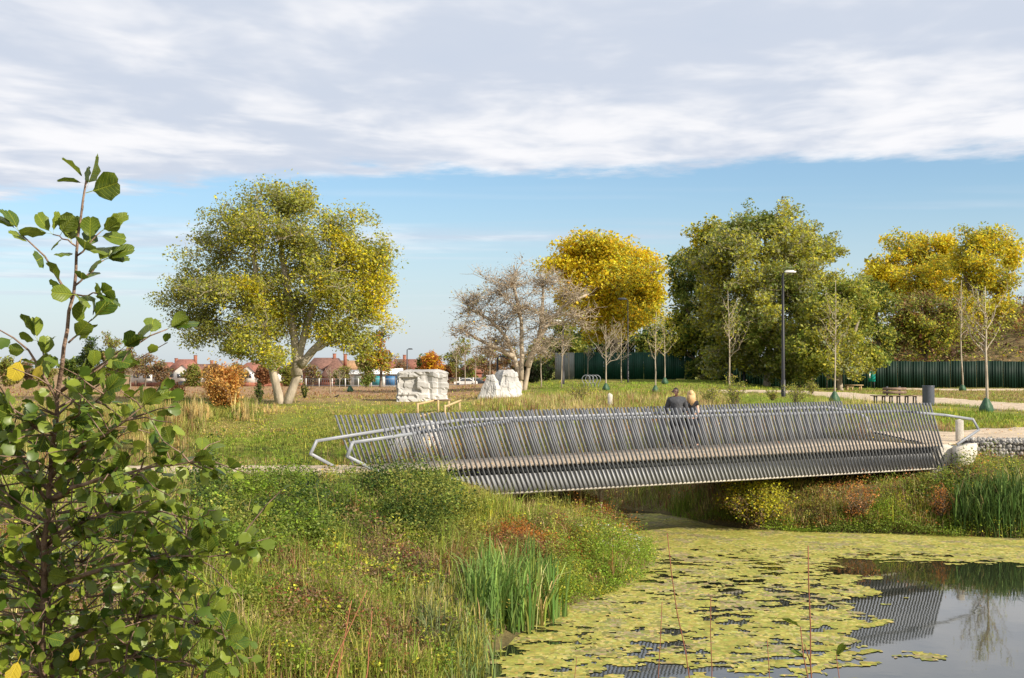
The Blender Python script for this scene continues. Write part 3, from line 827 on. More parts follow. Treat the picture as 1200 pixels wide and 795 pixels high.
# ---------------------------------------------------------------- white boulders
def rock(name, label, px, py, d, w, h, dp, seed, cuts, lean=0.0, rz=0.0, taper=.0, rnd=.12):
    p = P(px, py, d); z = gz(p.x, p.y) - .1
    bm = bmesh.new()
    bmesh.ops.create_cube(bm, size=1)
    bmesh.ops.subdivide_edges(bm, edges=bm.edges, cuts=22, use_grid_fill=True)
    for v in bm.verts:
        x, y, zz = v.co
        # chiselled faces with cracks and steps
        n = fbm(np.array([x * 3 + seed]), np.array([zz * 3 + y * 2.1]), 4, seed)[0] - .5
        n2 = vnoise(np.array([x * 6.5 + seed * 3 + y * 5]), np.array([zz * 1.2]), seed + 4)[0]
        s = 1 + n * .14
        crack = -.06 if abs(n2 - .5) < .05 else 0
        v.co.x = x * (s + crack) + (zz + .5) * lean * (1 if x < 0 else .4)
        v.co.y = y * (s + crack)
        v.co.z = (zz + .5) * (1 + (n) * .10)
        for (cx, cz, rx, rz_, dep) in cuts:
            if y < -.3 and abs(x - cx) < rx and abs(zz - cz) < rz_:
                v.co.y += dep
        zz2 = v.co.z; rr = 1 - taper * zz2
        # worn shoulders and stepped strata
        e = max(abs(x), abs(y)) * 2
        v.co.z -= rnd * max(0, e - .55) ** 1.5 * max(0, zz2 - .5) * 2.2 * (1 + n * 2)
        stp = (.035 if int(zz2 * 5 + n * 1.5 + seed) % 2 else -.01)
        v.co.x = v.co.x * (rr + stp) + n * .05; v.co.y = v.co.y * (rr + stp) + .04 * n2
    me = bpy.data.meshes.new(name); bm.to_mesh(me); bm.free()
    for pp in me.polygons: pp.use_smooth = False
    me.materials.append(M['stone_white'])
    o = bpy.data.objects.new(name, me); C.objects.link(o)
    o.scale = (w, dp, h); o.location = (p.x, p.y + dp * .5, z); o.rotation_euler = (0, 0, rz)
    return tag(o, label, 'boulder', 'white boulders on the grass')
rock('boulder', 'largest white boulder, blocky with a shaded hollow on its left side', 493.5, 466, 90, 3.6, 2.35, 2.6, 3, [(-.30, .12, .17, .20, .09), (-.24, -.12, .2, .05, .10), (-.32, -.3, .2, .03, .06), (.10, .3, .05, .16, .05)], rz=.12, taper=.06, rnd=.2)
rock('boulder', 'small pointed white boulder touching the left of the slanted one', 574, 466, 89, 1.6, 1.75, 1.3, 5, [], lean=.22, rz=-.35, taper=.62, rnd=.35)
rock('boulder', 'slanted white boulder with a narrow top right of the small pointed one', 591, 465.5, 90, 2.0, 2.05, 1.7, 9, [(-.38, .2, .12, .2, .08)], lean=.16, rz=.55, taper=.30, rnd=.4)
rock('boulder', 'large pale boulder seen through the left half of the bridge railings', 484, 545, 40.0, 1.55, 1.2, 1.3, 12, [], lean=.6, rz=.95, taper=.25, rnd=.4)

# ---------------------------------------------------------------- park furniture
def lamp_post(px, py, d, h, label, armdir=1, rad=.07, head=True):
    p = P(px, py, d); z = gz(p.x, p.y)
    root = empty('lamp_post', (p.x, p.y, z), label, 'lamp post', 'lamp posts in the park')
    mb = MB(); mb.tube([(0, 0, -.2), (0, 0, 1.1), (0, 0, 1.12), (0, 0, h)], [rad * 1.35, rad * 1.35, rad, rad * .7], 10); mb.build('pole', M['black'], root, local=True, smooth=True)
    mb = MB(); mb.tube([(0, 0, h - .1), (.05 * armdir, 0, h + .02), (.3 * armdir, 0, h + .06)], .04, 6); mb.build('bracket', M['black'], root, local=True)
    mb = MB(); x0, x1 = (.12, .85) if armdir > 0 else (-.85, -.12)
    mb.box(x0, x1, -.15, .15, h + .02, h + .13); mb.box(x0 + .06, x1 - .12, -.12, .12, h + .13, h + .19)
    mb.build('lamp_head', M['white'] if head else M['dark_metal'], root, local=True, bevel=.03)
    mb = MB(); mb.box(x0 + .15, x1 - .1, -.11, .11, h - .0, h + .018); mb.build('lens', M['pane'], root, local=True)
    return root
lamp_post(918, 463, 84, (463 - 318) * 84 / F, 'tall black lamp post with a white head in front of the large green tree', 1, .11)
lamp_post(660, 457, 108, (457 - 384) * 108 / F, 'black lamp post left of the heart shaped cycle stand', -1, .09)
lamp_post(736, 457, 110, (457 - 360) * 110 / F, 'black lamp post in front of the golden tree', -1, .06, False)
lamp_post(872, 457, 112, (457 - 352) * 112 / F, 'thin dark lamp post left of the tall one, half lost in the tree', 1, .08, False)
lamp_post(477, 455, 190, (455 - 411) * 190 / F, 'distant black lamp post behind the largest white boulder', 1, .10, False)
lamp_post(583, 455, 130, (455 - 425) * 130 / F, 'short dark lamp post behind the pointed boulders', 1, .12, False)

def furniture():
    # long bench with a short backrest
    p = P(1051, 474, 66); z = gz(p.x, p.y)
    s = 66 / F
    root = empty('bench', (p.x, p.y, z), 'long dark park bench with a short backrest beside the gravel path', 'bench')
    for y in (-.20, 0, .20):
        mb = MB(); mb.box(-1.30, 1.28, y - .085, y + .085, .43, .475); mb.build('seat_slat', M['wood'], root, local=True)
    for x in (-1.1, -.68, -.30, .08, .5, .92):
        mb = MB(); mb.box(x - .03, x + .03, -.26, .26, .38, .43); mb.box(x - .03, x + .03, -.25, -.19, 0, .38); mb.box(x - .03, x + .03, .19, .25, 0, .38)
        mb.build('leg', M['dark_metal'], root, local=True)
    for zz in (.62, .80):
        mb = MB(); mb.box(-.66, .56, .20, .24, zz - .07, zz + .07); mb.build('back_slat', M['wood'], root, local=True)
    for x in (-.42, .22):
        mb = MB(); mb.beam((x, .27, .40), (x, .27, .93), .11, .07); mb.build('back_post', M['dark_metal'], root, local=True)
    # litter bin
    p = P(1088, 474, 65); z = gz(p.x, p.y)
    root = empty('litter_bin', (p.x, p.y, z), 'dark grey round litter bin at the right end of the long bench', 'litter bin')
    mb = MB(); mb.tube([(0, 0, 0), (0, 0, .97)], .30, 28, cap=False); mb.build('body', M['bin'], root, local=True, smooth=True)
    mb = MB(); mb.tube([(0, 0, .965), (0, 0, 1.0), (0, 0, 1.001)], [.315, .315, .2], 28, cap=False); mb.tube([(0, 0, .98), (0, 0, .90), (0, 0, .89)], [.22, .22, .01], 28, cap=False); mb.build('rim', M['bin'], root, local=True)
    # yellow picnic table
    p = P(1001, 458.5, 106); z = gz(p.x, p.y)
    root = empty('picnic_table', (p.x, p.y, z), 'new yellow timber picnic table in front of the dark hoarding', 'picnic table')
    for y in (-.3, -.15, 0, .15, .3):
        mb = MB(); mb.box(-.78, .68, y - .07, y + .07, .42, .47); mb.build('top_plank', M['wood_new'], root, local=True)
    for x in (-.6, .5):
        mb = MB(); mb.box(x - .05, x + .05, -.3, -.22, 0, .42); mb.box(x - .05, x + .05, .22, .3, 0, .42); mb.box(x - .04, x + .04, -.22, .22, .3, .38); mb.build('leg', M['wood_new'], root, local=True)
    mb = MB(); mb.box(-.85, -.25, -.85, -.6, .27, .31); mb.box(-.8, -.72, -.83, -.62, 0, .27); mb.box(-.4, -.32, -.83, -.62, 0, .27); mb.build('side_seat', M['wood_new'], root, local=True)
    # teal notice box on a post
    p = P(1021, 456, 108); z = gz(p.x, p.y)
    root = empty('notice_box', (p.x, p.y, z), 'teal green notice box on a thin post by the hoarding', 'sign')
    mb = MB(); mb.tube([(.25, 0, -.1), (.25, 0, 1.0)], .03, 6); mb.build('post', M['dark_metal'], root, local=True)
    mb = MB(); mb.box(-.05, .33, -.12, .12, .72, 1.62); mb.build('box', M['teal'], root, local=True, bevel=.02)
    mb = MB(); mb.box(-.24, -.05, -.1, .1, .74, 1.60); mb.box(-.20, -.11, -.104, -.1, 1.02, 1.4); mb.build('side_panel', M['teal'], root, local=True)
    mb = MB(); mb.box(-.215, -.10, -.112, -.106, 1.02, 1.42); mb.build('label', M['white'], root, local=True)
    # cycle stand of overlapping hoops
    p = P(693, 460, 103); z = gz(p.x, p.y)
    root = empty('cycle_stand', (p.x, p.y, z), 'white cycle stand of overlapping onion shaped hoops on the lawn', 'cycle stand')
    for k in range(4):
        cx = (-.42 + k * .28)
        pts = []
        for t in np.linspace(-.8 * PI, .8 * PI, 26):
            r = .33
            pts.append((cx + r * math.sin(t), .05 * k, .68 + r * 1.02 * math.cos(t)))
        pts = [(pts[0][0] + .05, .05 * k, .0), (pts[0][0] + .03, .05 * k, .2)] + pts + [(pts[-1][0] - .03, .05 * k, .2), (pts[-1][0] - .05, .05 * k, .0)]
        mb = MB(); mb.tube(pts, .03, 6); mb.build('hoop', M['rail'], root, local=True, smooth=True)
    # small grey marker post
    p = P(715, 479, 62); z = gz(p.x, p.y)
    mb = MB(); mb.box(-.11, .11, -.1, .1, -.4, .62); mb.add([(-.11, -.1, .62), (.11, -.1, .62), (.11, .1, .62), (-.11, .1, .62), (-.03, 0, .72)], [np.array([[0, 1, 4], [1, 2, 4], [2, 3, 4], [3, 0, 4]])])
    o = mb.build('marker_post', M['concrete'], loc=(p.x, p.y, z), local=True); tag(o, 'weathered grey stub post rising from the dry grass behind the bridge', 'post')
    # timber frame with two bright side frames
    p = P(514, 490, 68); z = gz(p.x, p.y) 
    s = 68 / F
    root = empty('timber_frame', (p.x, p.y, z), 'new yellow timber frame with two side rails and a brown top plank', 'timber frame')
    def q(px, py, dy): 
        a = P(px, py, 68 + dy); return (a.x - p.x, dy, a.z - z)
    def fr(name, m, *bs):
        mb = MB()
        for a, b in bs: mb.beam(a, b, .085, .10)
        mb.build(name, m, root, local=True)
    fr('post', M['wood_new'], (q(489.5, 492, 0), q(489.5, 472.5, 0))); fr('rail', M['wood_new'], (q(489, 474, 0), q(511, 469, 1.6))); fr('rail', M['wood_new'], (q(490, 488.5, 0), q(510, 483.5, 1.6)))
    fr('post', M['wood_new'], (q(513.5, 489, 1.2), q(513.5, 469, 1.2)))
    fr('post', M['wood_new'], (q(521.5, 498, -.6), q(521.5, 474.5, -.6))); fr('rail', M['wood_new'], (q(521, 477, -.6), q(540, 469.5, .9))); fr('rail', M['wood_new'], (q(522, 488.5, -.6), q(540, 484, .9)))
    fr('post', M['wood_new'], (q(538.5, 487, .9), q(538.5, 469.5, .9))); fr('post', M['wood_new'], (q(526, 486, 1.2), q(526, 470, 1.2)))
    mb = MB(); a = q(509, 469.5, 1.6); b = q(529, 468.5, 1.6); mb.beam(a, b, .5, .07); mb.build('top_plank', M['wood'], root, local=True)
    # crow on the lawn
    X, Y = hit([395], [467]); x, y = float(X[0]), float(Y[0]); z = gz(x, y)
    root = empty('crow', (x, y, z), 'small black crow walking on the lawn by the big tree', 'bird')
    nd = {'b': (0, 0, .17, .06), 'c': (-.10, 0, .15, .045), 't': (-.24, 0, .10, .016), 'n': (.08, 0, .22, .04), 'h': (.12, 0, .27, .034), 'k': (.19, 0, .26, .008), 'l1': (.0, .03, .10, .014), 'l2': (.01, .03, .01, .008), 'r1': (.02, -.03, .10, .014), 'r2': (.05, -.03, .01, .008)}
    skin_body('body', nd, [('b', 'c'), ('c', 't'), ('b', 'n'), ('n', 'h'), ('h', 'k'), ('b', 'l1'), ('l1', 'l2'), ('b', 'r1'), ('r1', 'r2')], M['black'], root, 1)
furniture()

# ---------------------------------------------------------------- green hoarding
def hoarding(label, x0, y0, x1, y1, h, wpan, mat, greyfrom=None):
    zc = gz(x0, y0)
    root = empty('hoarding', (x0, y0, zc), label, 'hoarding', 'green hoardings')
    A = np.array([x0, y0]); B = np.array([x1, y1]); L = np.linalg.norm(B - A); d = (B - A) / L; n = int(L / wpan)
    ang = math.atan2(d[1], d[0])
    def panel_mesh(mat):
        mb = MB()
        nr = 5
        for k in range(nr):
            x = (k + .0) * wpan / nr
            mb.box(x + .02, x + wpan / nr * .55, -.035, -.02, 0.03, h)
        mb.box(0.01, wpan - .012, -.018, 0.02, 0, h)
        return mb
    meshes = {}
    for i in range(n):
        m = mat if not (greyfrom and i < greyfrom) else M['grey_panel']
        x, y = A + d * i * wpan
        z = gz(x + d[0] * wpan / 2, y + d[1] * wpan / 2)
        if m.name not in meshes:
            o = panel_mesh(m).build('panel', m, None, local=True); meshes[m.name] = o.data
        else:
            o = bpy.data.objects.new('panel', meshes[m.name]); C.objects.link(o)
        o.parent = root
        o.location = (x - x0, y - y0, z - zc + random.uniform(-.03, .03)); o.rotation_euler = (0, random.uniform(-.004, .004), ang)
    mb = MB()
    for i in range(0, n, 2):
        x, y = A + d * i * wpan
        mb.beam((x, y + .12, gz(x, y) - .2), (x, y + .12, gz(x, y) + h - .1), .1, .1)
    mb.build('post', M['wood'], root)
hoarding('green corrugated hoarding behind the young trees in the middle, grey at its left end', 4.2, 124, 17.2, 118, 2.55, 1.0, M['green_panel'], 2)
hoarding('long green hoarding, coloured dark for shade, below the overgrown bank on the right', 17.4, 118, 58, 117, 2.45, 1.2, M['shaded_panel'])

# ---------------------------------------------------------------- white railings, sheds and houses beyond the field
def railing(label, x0, x1, y, h, step):
    z = gz((x0 + x1) / 2, y)
    root = empty('field_railing', (x0, y, z), label, 'railing')
    mb = MB(); mb.box(0, x1 - x0, -.03, .03, h - .08, h); mb.box(0, x1 - x0, -.03, .03, .25, .33); mb.build('rail', M['rail'], root, local=True)
    first = None
    for x in np.arange(0, x1 - x0, step):
        if first is None:
            mb = MB(); mb.box(-.07, .07, -.05, .05, 0, h + .08); first = mb.build('post', M['white'], root, local=True)
            o = first
        else:
            o = first.copy(); C.objects.link(o); o.parent = root
        o.location = (x, 0, 0)
    mb = MB()
    for x in np.arange(0, x1 - x0, .35): mb.box(x, x + .05, -.02, .02, .2, h - .05)
    o = mb.build('bars', M['dark_metal'], root, local=True); tag(o, kind='stuff')
railing('grey railing with white posts at the far edge of the field left of the boulders', P(345, 0, 235).x, P(470, 0, 235).x, 235, 1.5, 2.4)
railing('pale railing at the far edge of the field between the white boulders', P(523, 0, 225).x, P(566, 0, 225).x, 225, 1.5, 2.4)

def shed(label, px0, px1, d, h, roofh, cat, mats, wallcols):
    a = P(px0, 0, d).x; b = P(px1, 0, d).x; z = gz((a + b) / 2, d)
    root = empty('low_shed', (a, d, z), label, cat)
    mb = MB(); w = b - a
    mb.box(0, w, 0, 5, 0, h); mb.build('wall', M['render'], root, local=True)
    mb = MB(); mb.add([(-.3, -.5, h), (w + .3, -.5, h), (w + .3, 5.5, h), (-.3, 5.5, h), (-.3, 2.5, h + roofh * .7), (w + .3, 2.5, h + roofh)], [np.array([[0, 1, 5, 4], [2, 3, 4, 5]]), np.array([[1, 2, 5], [3, 0, 4]])]); mb.build('roof', M['white'], root, local=True)
    for i, (x, ww, m) in enumerate(wallcols):
        mb = MB(); mb.box(x, x + ww, -.12, -.03, .25, h - .3); mb.build('door', m, root, local=True)
shed('long low white roofed shed with blue and teal doors beyond the field', 412, 470, 262, 2.6, 1.2, 'shed', None, [(3.5, 2.0, M['teal_blue']), (6.3, 2.0, M['teal_blue']), (8.5, .3, M['white']), (8.7, .01, M['white'])][:2] and [(4.4, 2.2, M['teal_blue']), (7.2, 1.9, M['blue']), (9.3, 0.9, M['blue']), (.8, 2.2, M['grey_panel'])])
def parked_car(px, d, mat, label, rz=0.0):
    p = P(px, 0, d); z = gz(p.x, p.y)
    root = empty('parked_car', (p.x, p.y, z), label, 'car', 'cars parked beyond the field', rz)
    bm = bmesh.new()
    prof = [(-2.1, .35), (-2.15, .8), (-1.3, .95), (-.7, 1.42), (.8, 1.45), (1.6, .98), (2.1, .9), (2.15, .4)]
    L = [bm.verts.new((x, -.82, zz)) for x, zz in prof]; R = [bm.verts.new((x, .82, zz)) for x, zz in prof]
    bm.faces.new(L); bm.faces.new(R[::-1])
    for i in range(len(prof)): bm.faces.new((L[i], R[i], R[(i + 1) % 8], L[(i + 1) % 8]))
    bmesh.ops.recalc_face_normals(bm, faces=bm.faces)
    me = bpy.data.meshes.new('body'); bm.to_mesh(me); bm.free(); me.materials.append(mat)
    o = link('body', me, root); b = o.modifiers.new('bevel', 'BEVEL'); b.width = .08; b.segments = 2
    mb = MB(); mb.add([(-1.1, -.83, 1.0), (-.62, -.83, 1.36), (.72, -.83, 1.38), (1.4, -.83, 1.0)], [np.array([[0, 3, 2, 1]])]); mb.add([(-1.1, -.86, 1.0), (-.62, -.86, 1.36), (.72, -.86, 1.38), (1.4, -.86, 1.0)], [np.array([[0, 3, 2, 1]])]); mb.build('side_window', M['pane'], root, local=True)
    for x in (-1.35, 1.35):
        for y in (-.8, .8):
            mb = MB(); mb.tube([(x, y - .1, .33), (x, y + .1, .33)], .33, 14, cap=False)
            V = [(x + .33 * math.cos(t), y - .1, .33 + .33 * math.sin(t)) for t in np.linspace(0, 2 * PI, 8)[:-1]]; mb.add(V, [np.array([list(range(7))])])
            mb.build('wheel', M['black'], root, local=True)
parked_car(546, 232, M['white'], 'white car parked behind the railing right of the largest boulder')
parked_car(556, 238, M['dark_metal'], 'dark car parked beside the white car behind the railing')
parked_car(217, 330, M['dark_metal'], 'dark car parked in front of the white gabled house')

def house(label, px, d, w, wall, roofm, style, hwall=4.6, hroof=3.0, gable=None, brickbase=True, py=None):
    """w metres wide; style 'hip', 'ridge' or 'gable'; gable: (offset, width) of a front gable bay"""
    d = d * 1.18
    x = P(px, 0, d).x; z = gz(x, d) - .1
    root = empty('house', (x, d, z), label, 'house', 'houses beyond the field')
    D = 8.0
    mb = MB(); mb.box(-w / 2, w / 2, 0, D, (1.3 if brickbase else 0), hwall); mb.build('wall', wall, root, local=True)
    if brickbase:
        mb = MB(); mb.box(-w / 2 - .04, w / 2 + .04, -.04, D, 0, 1.3); mb.build('plinth', M['brick'], root, local=True)
    e = .45; x0, x1, y0, y1 = -w / 2 - e, w / 2 + e, -e, D + e
    mb = MB()
    if style == 'hip':
        ins = min(w / 2, D / 2) * .8
        V = [(x0, y0, hwall), (x1, y0, hwall), (x1, y1, hwall), (x0, y1, hwall), (x0 + ins, D / 2, hwall + hroof), (x1 - ins, D / 2, hwall + hroof)]
        mb.add(V, [np.array([[0, 1, 5, 4], [2, 3, 4, 5], [0, 3, 2, 1]]), np.array([[1, 2, 5], [3, 0, 4]])])
    elif style == 'ridge':
        V = [(x0, y0, hwall), (x1, y0, hwall), (x1, y1, hwall), (x0, y1, hwall), (x0, D / 2, hwall + hroof), (x1, D / 2, hwall + hroof)]
        mb.add(V, [np.array([[0, 1, 5, 4], [2, 3, 4, 5], [0, 3, 2, 1]]), np.array([[1, 2, 5], [3, 0, 4]])])
    else:
        V = [(x0, y0, hwall - .2), (x1, y0, hwall - .2), (x1, y1, hwall - .2), (x0, y1, hwall - .2), (0, y0, hwall + hroof), (0, y1, hwall + hroof)]
        mb.add(V, [np.array([[0, 4, 5, 3], [1, 2, 5, 4]]), np.array([[0, 1, 4], [2, 3, 5]])])
    rf = mb.build('roof', roofm, root, local=True)
    mb = MB(); cx = w * .3; mb.box(cx - .45, cx + .45, D / 2 - .4, D / 2 + .4, hwall + hroof * .5, hwall + hroof + 1.1); mb.box(cx - .5, cx + .5, D / 2 - .45, D / 2 + .45, hwall + hroof + 1.1, hwall + hroof + 1.25)
    mb.build('chimney', M['brick'], rf, local=True)
    def window(xc, zc, ww, hh, y):
        mb = MB(); mb.box(xc - ww / 2, xc + ww / 2, y - .06, y - .005, zc - hh / 2, zc + hh / 2); f = mb.build('window', M['white'], root, local=True)
        n = max(1, int(ww / .9))
        for k in range(n):
            a = xc - ww / 2 + .1 + k * (ww - .2) / n
            mb = MB(); mb.box(a + .04, a + (ww - .2) / n - .04, y - .085, y - .065, zc - hh / 2 + .12, zc + hh / 2 - .12); mb.build('pane', M['pane'], f, local=True)
    if gable:
        off, gw, gm = gable
        mb = MB(); mb.box(off - gw / 2, off + gw / 2, -1.0, .2, 1.3, hwall); mb.build('bay', gm, root, local=True)
        mb = MB(); mb.box(off - gw / 2 - .03, off + gw / 2 + .03, -1.03, .2, 0, 1.3); mb.build('bay_plinth', M['brick'], root, local=True)
        gh = gw * .42
        mb = MB(); mb.add([(off - gw / 2 - .1, -1.0, hwall), (off + gw / 2 + .1, -1.0, hwall), (off, -1.0, hwall + gh), (off - gw / 2, -.8, hwall), (off + gw / 2, -.8, hwall), (off, -.8, hwall + gh)], [np.array([[0, 1, 2], [3, 5, 4]])]); mb.build('gable', M['render'], root, local=True)
        mb = MB(); g = gw / 2 + .4
        mb.add([(off - g, -1.3, hwall - .15), (off, -1.3, hwall + gh + .12), (off, 4, hwall + gh + .12), (off - g, 4, hwall - .15), (off + g, -1.3, hwall - .15), (off + g, 4, hwall - .15)], [np.array([[0, 1, 2, 3], [1, 4, 5, 2]])]); mb.build('gable_roof', roofm, root, local=True)
        window(off, 3.3, gw * .62, 1.4, -1.0)
    k = [-w * .28, w * .28] if not gable else [(-w * .3 if gable[0] > 0 else w * .3)]
    for xx in k:
        window(xx, 3.4, 1.8, 1.3, 0); window(xx, 1.75 if False else 2.0, 0.01, 0.01, 0) if False else None
    mb = MB(); mb.box(-.45 + w * .05, .45 + w * .05, -.06, 0.0, 0, 2.0) if not gable else mb.box(k[0] - .45, k[0] + .45, -.10, -.045, 0, 2.0); mb.build('door', M['wood'], root, local=True)
    return root
house('pale bungalow with a dark red base half hidden by the alder leaves', 172, 345, 9, M['render'], M['roof_brown'], 'hip', 4.2, 2.6, (1.0, 4.2, M['render']))
house('white gabled house between two bare trees left of the car', 196, 335, 8, M['render'], M['roof_red'], 'hip', 4.2, 3.4, (-.8, 3.8, M['render']))
house('white gabled house with a steep red roof behind the parked dark car', 216, 330, 10, M['render'], M['roof_red'], 'hip', 4.4, 4.0, (.2, 5.2, M['render']))
house('cream house with a red roof just left of the orange bush', 237, 345, 9, M['render'], M['roof_brown'], 'ridge', 4.4, 2.8)
house('white house with a brick base left of the big tree trunk', 295, 330, 9, M['render'], M['roof_red'], 'hip', 4.4, 3.0, (-.6, 4.4, M['render']))
house('white gabled house right behind the twin trunks of the big tree', 316, 335, 8, M['render'], M['roof_red'], 'hip', 4.4, 3.0, (0, 4.4, M['render']))
house('pale house right of the big tree trunks', 344, 340, 9, M['render'], M['roof_brown'], 'hip', 4.4, 2.8)
house('dark roofed house with a small white front gable right of the big tree', 378, 320, 11, M['brick'], M['roof_brown'], 'hip', 4.2, 4.4, (-1.2, 4.6, M['render']))
house('brick house with a steep dark brown roof beside the white front gable', 394, 316, 8, M['brick'], M['roof_brown'], 'gable', 3.2, 5.2)
house('house with a tan roof and cream upper wall behind the shed', 414, 320, 13, M['render'], M['roof_tan'], 'ridge', 4.6, 3.2)
house('house with a tan roof under the hanging branches of the big tree', 443, 325, 11, M['render'], M['roof_tan'], 'hip', 4.6, 3.0)
house('red house just left of the largest white boulder', 464, 320, 8, M['brick'], M['roof_red'], 'gable', 4.8, 3.4)
house('house with a pinkish roof behind the largest white boulder', 487, 345, 13, M['render'], M['roof_red'], 'ridge', 5.2, 3.6)
house('brick house with an orange roof behind the bare saplings', 557, 345, 11, M['brick'], M['roof_red'], 'hip', 4.4, 3.2)
house('pale house far behind the slanted boulder', 612, 350, 9, M['render'], M['roof_tan'], 'hip', 4.4, 3.0)

# ---------------------------------------------------------------- trees
def cols(N, pal, pos=None, seed=0, scale=.5, jit=.18, grad=0.0, mixr=.55):
    """tints drawn from a palette: list of (rgb, weight); neighbours tend to share a hue"""
    pal_c = np.array([p[0] for p in pal], float); w = np.array([p[1] for p in pal], float); w = np.cumsum(w / w.sum())
    if pos is not None:
        pos = np.asarray(pos)
        u = fbm(pos[:, 0] * scale + pos[:, 2] * .7 * scale, pos[:, 1] * scale + pos[:, 2] * scale, 3, seed)
        u = np.clip((u - .5) * 2.2 + .5, 0, 1) * (1 - mixr) + rng.uniform(0, 1, N) * mixr
        if grad: u = u + grad * (pos[:, 0] - pos[:, 0].mean()) / (np.ptp(pos[:, 0]) + .01)
        u = np.argsort(np.argsort(u)) / max(N, 1)
    else:
        u = rng.uniform(0, 1, N)
    k = np.searchsorted(w, u).clip(0, len(w) - 1)
    c = pal_c[k] * np.exp(rng.normal(0, jit, (N, 1))) * np.exp(rng.normal(0, .06, (N, 3)))
    return np.clip(c, 0, .9)
def curve(a, b, sag, n=6, wob=.04):
    a = np.array(a, float); b = np.array(b, float); t = np.linspace(0, 1, n)[:, None]
    L = np.linalg.norm(b - a)
    p = a * (1 - t) + b * t
    p[:, 2] += (np.sin(t[:, 0] * PI) * sag * L)
    p[1:-1] += rng.normal(0, wob * L, (n - 2, 3))
    return p
def tree(name, label, cat, px, py, d, stems, blobs, pal, nleaf, lsize, bark, r0, group=None, l2=9, l3=7, seed=0, clr=.42, twigr=.02, depthk=1.0, upl=.3, colscale=.25, droop=0.0, grad=0.0):
    """stems: list of pixel polylines of the main stems; blobs: pixel ellipses (px, py, rx, ry[, depth offset m]) of the crown"""
    base = P(px, py, d); z = gz(base.x, base.y)
    root = empty(name, (base.x, base.y, z), label, cat, group)
    s = d / F
    wood = MB(); tips = []; tw0 = []; tw1 = []
    stem_pts = []
    for st in stems:
        pts = [P(a, b, d + (c_ if (c_ := (q[2] if len(q) > 2 else 0)) else 0)) for q in st for a, b in [q[:2]]]
        pts = np.array([list(p) for p in pts]); 
        if st[0][1] >= py - 3: pts[0] = (pts[0][0], pts[0][1], z - .3)
        n = 10; L = np.r_[0, np.cumsum(np.linalg.norm(np.diff(pts, axis=0), axis=1))]; t = np.linspace(0, L[-1], n)
        pp = np.stack([np.interp(t, L, pts[:, k]) for k in range(3)], 1)
        pp[1:-1] += rng.normal(0, r0 * .12, (n - 2, 3))
        rad = np.linspace(r0, r0 * .45, n); rad[0] *= 1.35
        wood.tube(pp, rad, 8)
        stem_pts.append((pp, rad))
    allst = np.concatenate([p for p, r in stem_pts]); allr = np.concatenate([r for p, r in stem_pts])
    blobs = [(b[0], b[1], b[2] * 1.1, b[3] * 1.12, *b[4:]) for b in blobs]
    area = sum(b[2] * b[3] for b in blobs)
    for bi, b in enumerate(blobs):
        bx, by, rx, ry = b[:4]; dz = b[4] if len(b) > 4 else 0
        c = np.array(list(P(bx, by, d + dz))); R = np.array([rx * s, (rx + ry) * .5 * s * depthk, ry * s])
        # limb from nearest lower stem point
        cand = np.linalg.norm(allst - c, axis=1) + 3.0 * np.maximum(0, allst[:, 2] - c[2] + R[2] * .3)
        j = int(np.argmin(cand)); a = allst[j]
        lp = curve(a, c + rng.normal(0, .1, 3) * R, .06, 8, .03); lr = np.linspace(max(.03, allr[j] * .42), twigr * 1.8, 8)
        wood.tube(lp, lr, 6)
        k2 = max(3, int(l2 * math.sqrt(rx * ry / (area / len(blobs)))))
        for q in range(k2):
            u = rng.normal(size=3); u /= np.linalg.norm(u); u[2] = u[2] * .9 + .12
            e = c + u * R * rng.uniform(.3, 1.04)
            k = int(rng.integers(3, 8)); a2 = lp[k]
            sp = curve(a2, e, .08, 6, .05); sr = np.linspace(lr[k] * .55, twigr * .9, 6)
            wood.tube(sp, sr, 4, cap=False)
            for h in range(l3):
                o = sp[int(rng.integers(2, 6))]
                v = rng.normal(size=3); v /= np.linalg.norm(v); v[2] = v[2] * .7 + .25 - droop
                ln = rng.uniform(.25, .62) * R.mean()
                e3 = o + v * ln + (o - c) * .12
                tw0.append(o); tw1.append(e3)
                tips.append(e3); tips.append(o * .45 + e3 * .55)
    tw0 = np.array(tw0); tw1 = np.array(tw1)
    mid = (tw0 + tw1) / 2 + rng.normal(0, .06, tw0.shape) * np.linalg.norm(tw1 - tw0, axis=1, keepdims=True)
    wood.sticks(tw0, mid, twigr, twigr * .7, n=3); wood.sticks(mid, tw1, twigr * .7, twigr * .35, n=3)
    wood.build('trunk', bark, root, smooth=True)
    tips = np.array(tips)
    if nleaf > 0:
        m = max(1, nleaf // len(tips))
        w = rng.uniform(.2, 1.8, len(tips)) ** 1.5; cnt = np.maximum(0, (w / w.mean() * m)).astype(int)
        cen = np.repeat(tips, cnt, 0); N = len(cen)
        gn = rng.normal(0, 1, (N, 3)); gn *= np.minimum(1, 1.35 / (np.linalg.norm(gn, axis=1, keepdims=True) + 1e-6)); pos = cen + gn * clr * np.array([1, 1, .75]); 
        if droop: pos[:, 2] -= np.abs(rng.normal(0, droop * 2, N))
        lb = MB(); lb.leaves(pos, lsize * np.exp(rng.normal(0, .32, N)), cols(N, pal, pos, seed, colscale, grad=grad), up=upl)
        lb.build('crown', M['leaf'], root)
    return root, tips, z
G_DK = (.055, .095, .02); G_MID = (.18, .235, .04); G_OL = (.32, .325, .065); G_YE = (.52, .50, .055); YEL = (.76, .61, .03); GOLD = (.72, .47, .03); ORG = (.50, .20, .045); RUS = (.27, .12, .05); TAN = (.30, .20, .10); GREY = (.23, .20, .15); SIL = (.34, .36, .20)

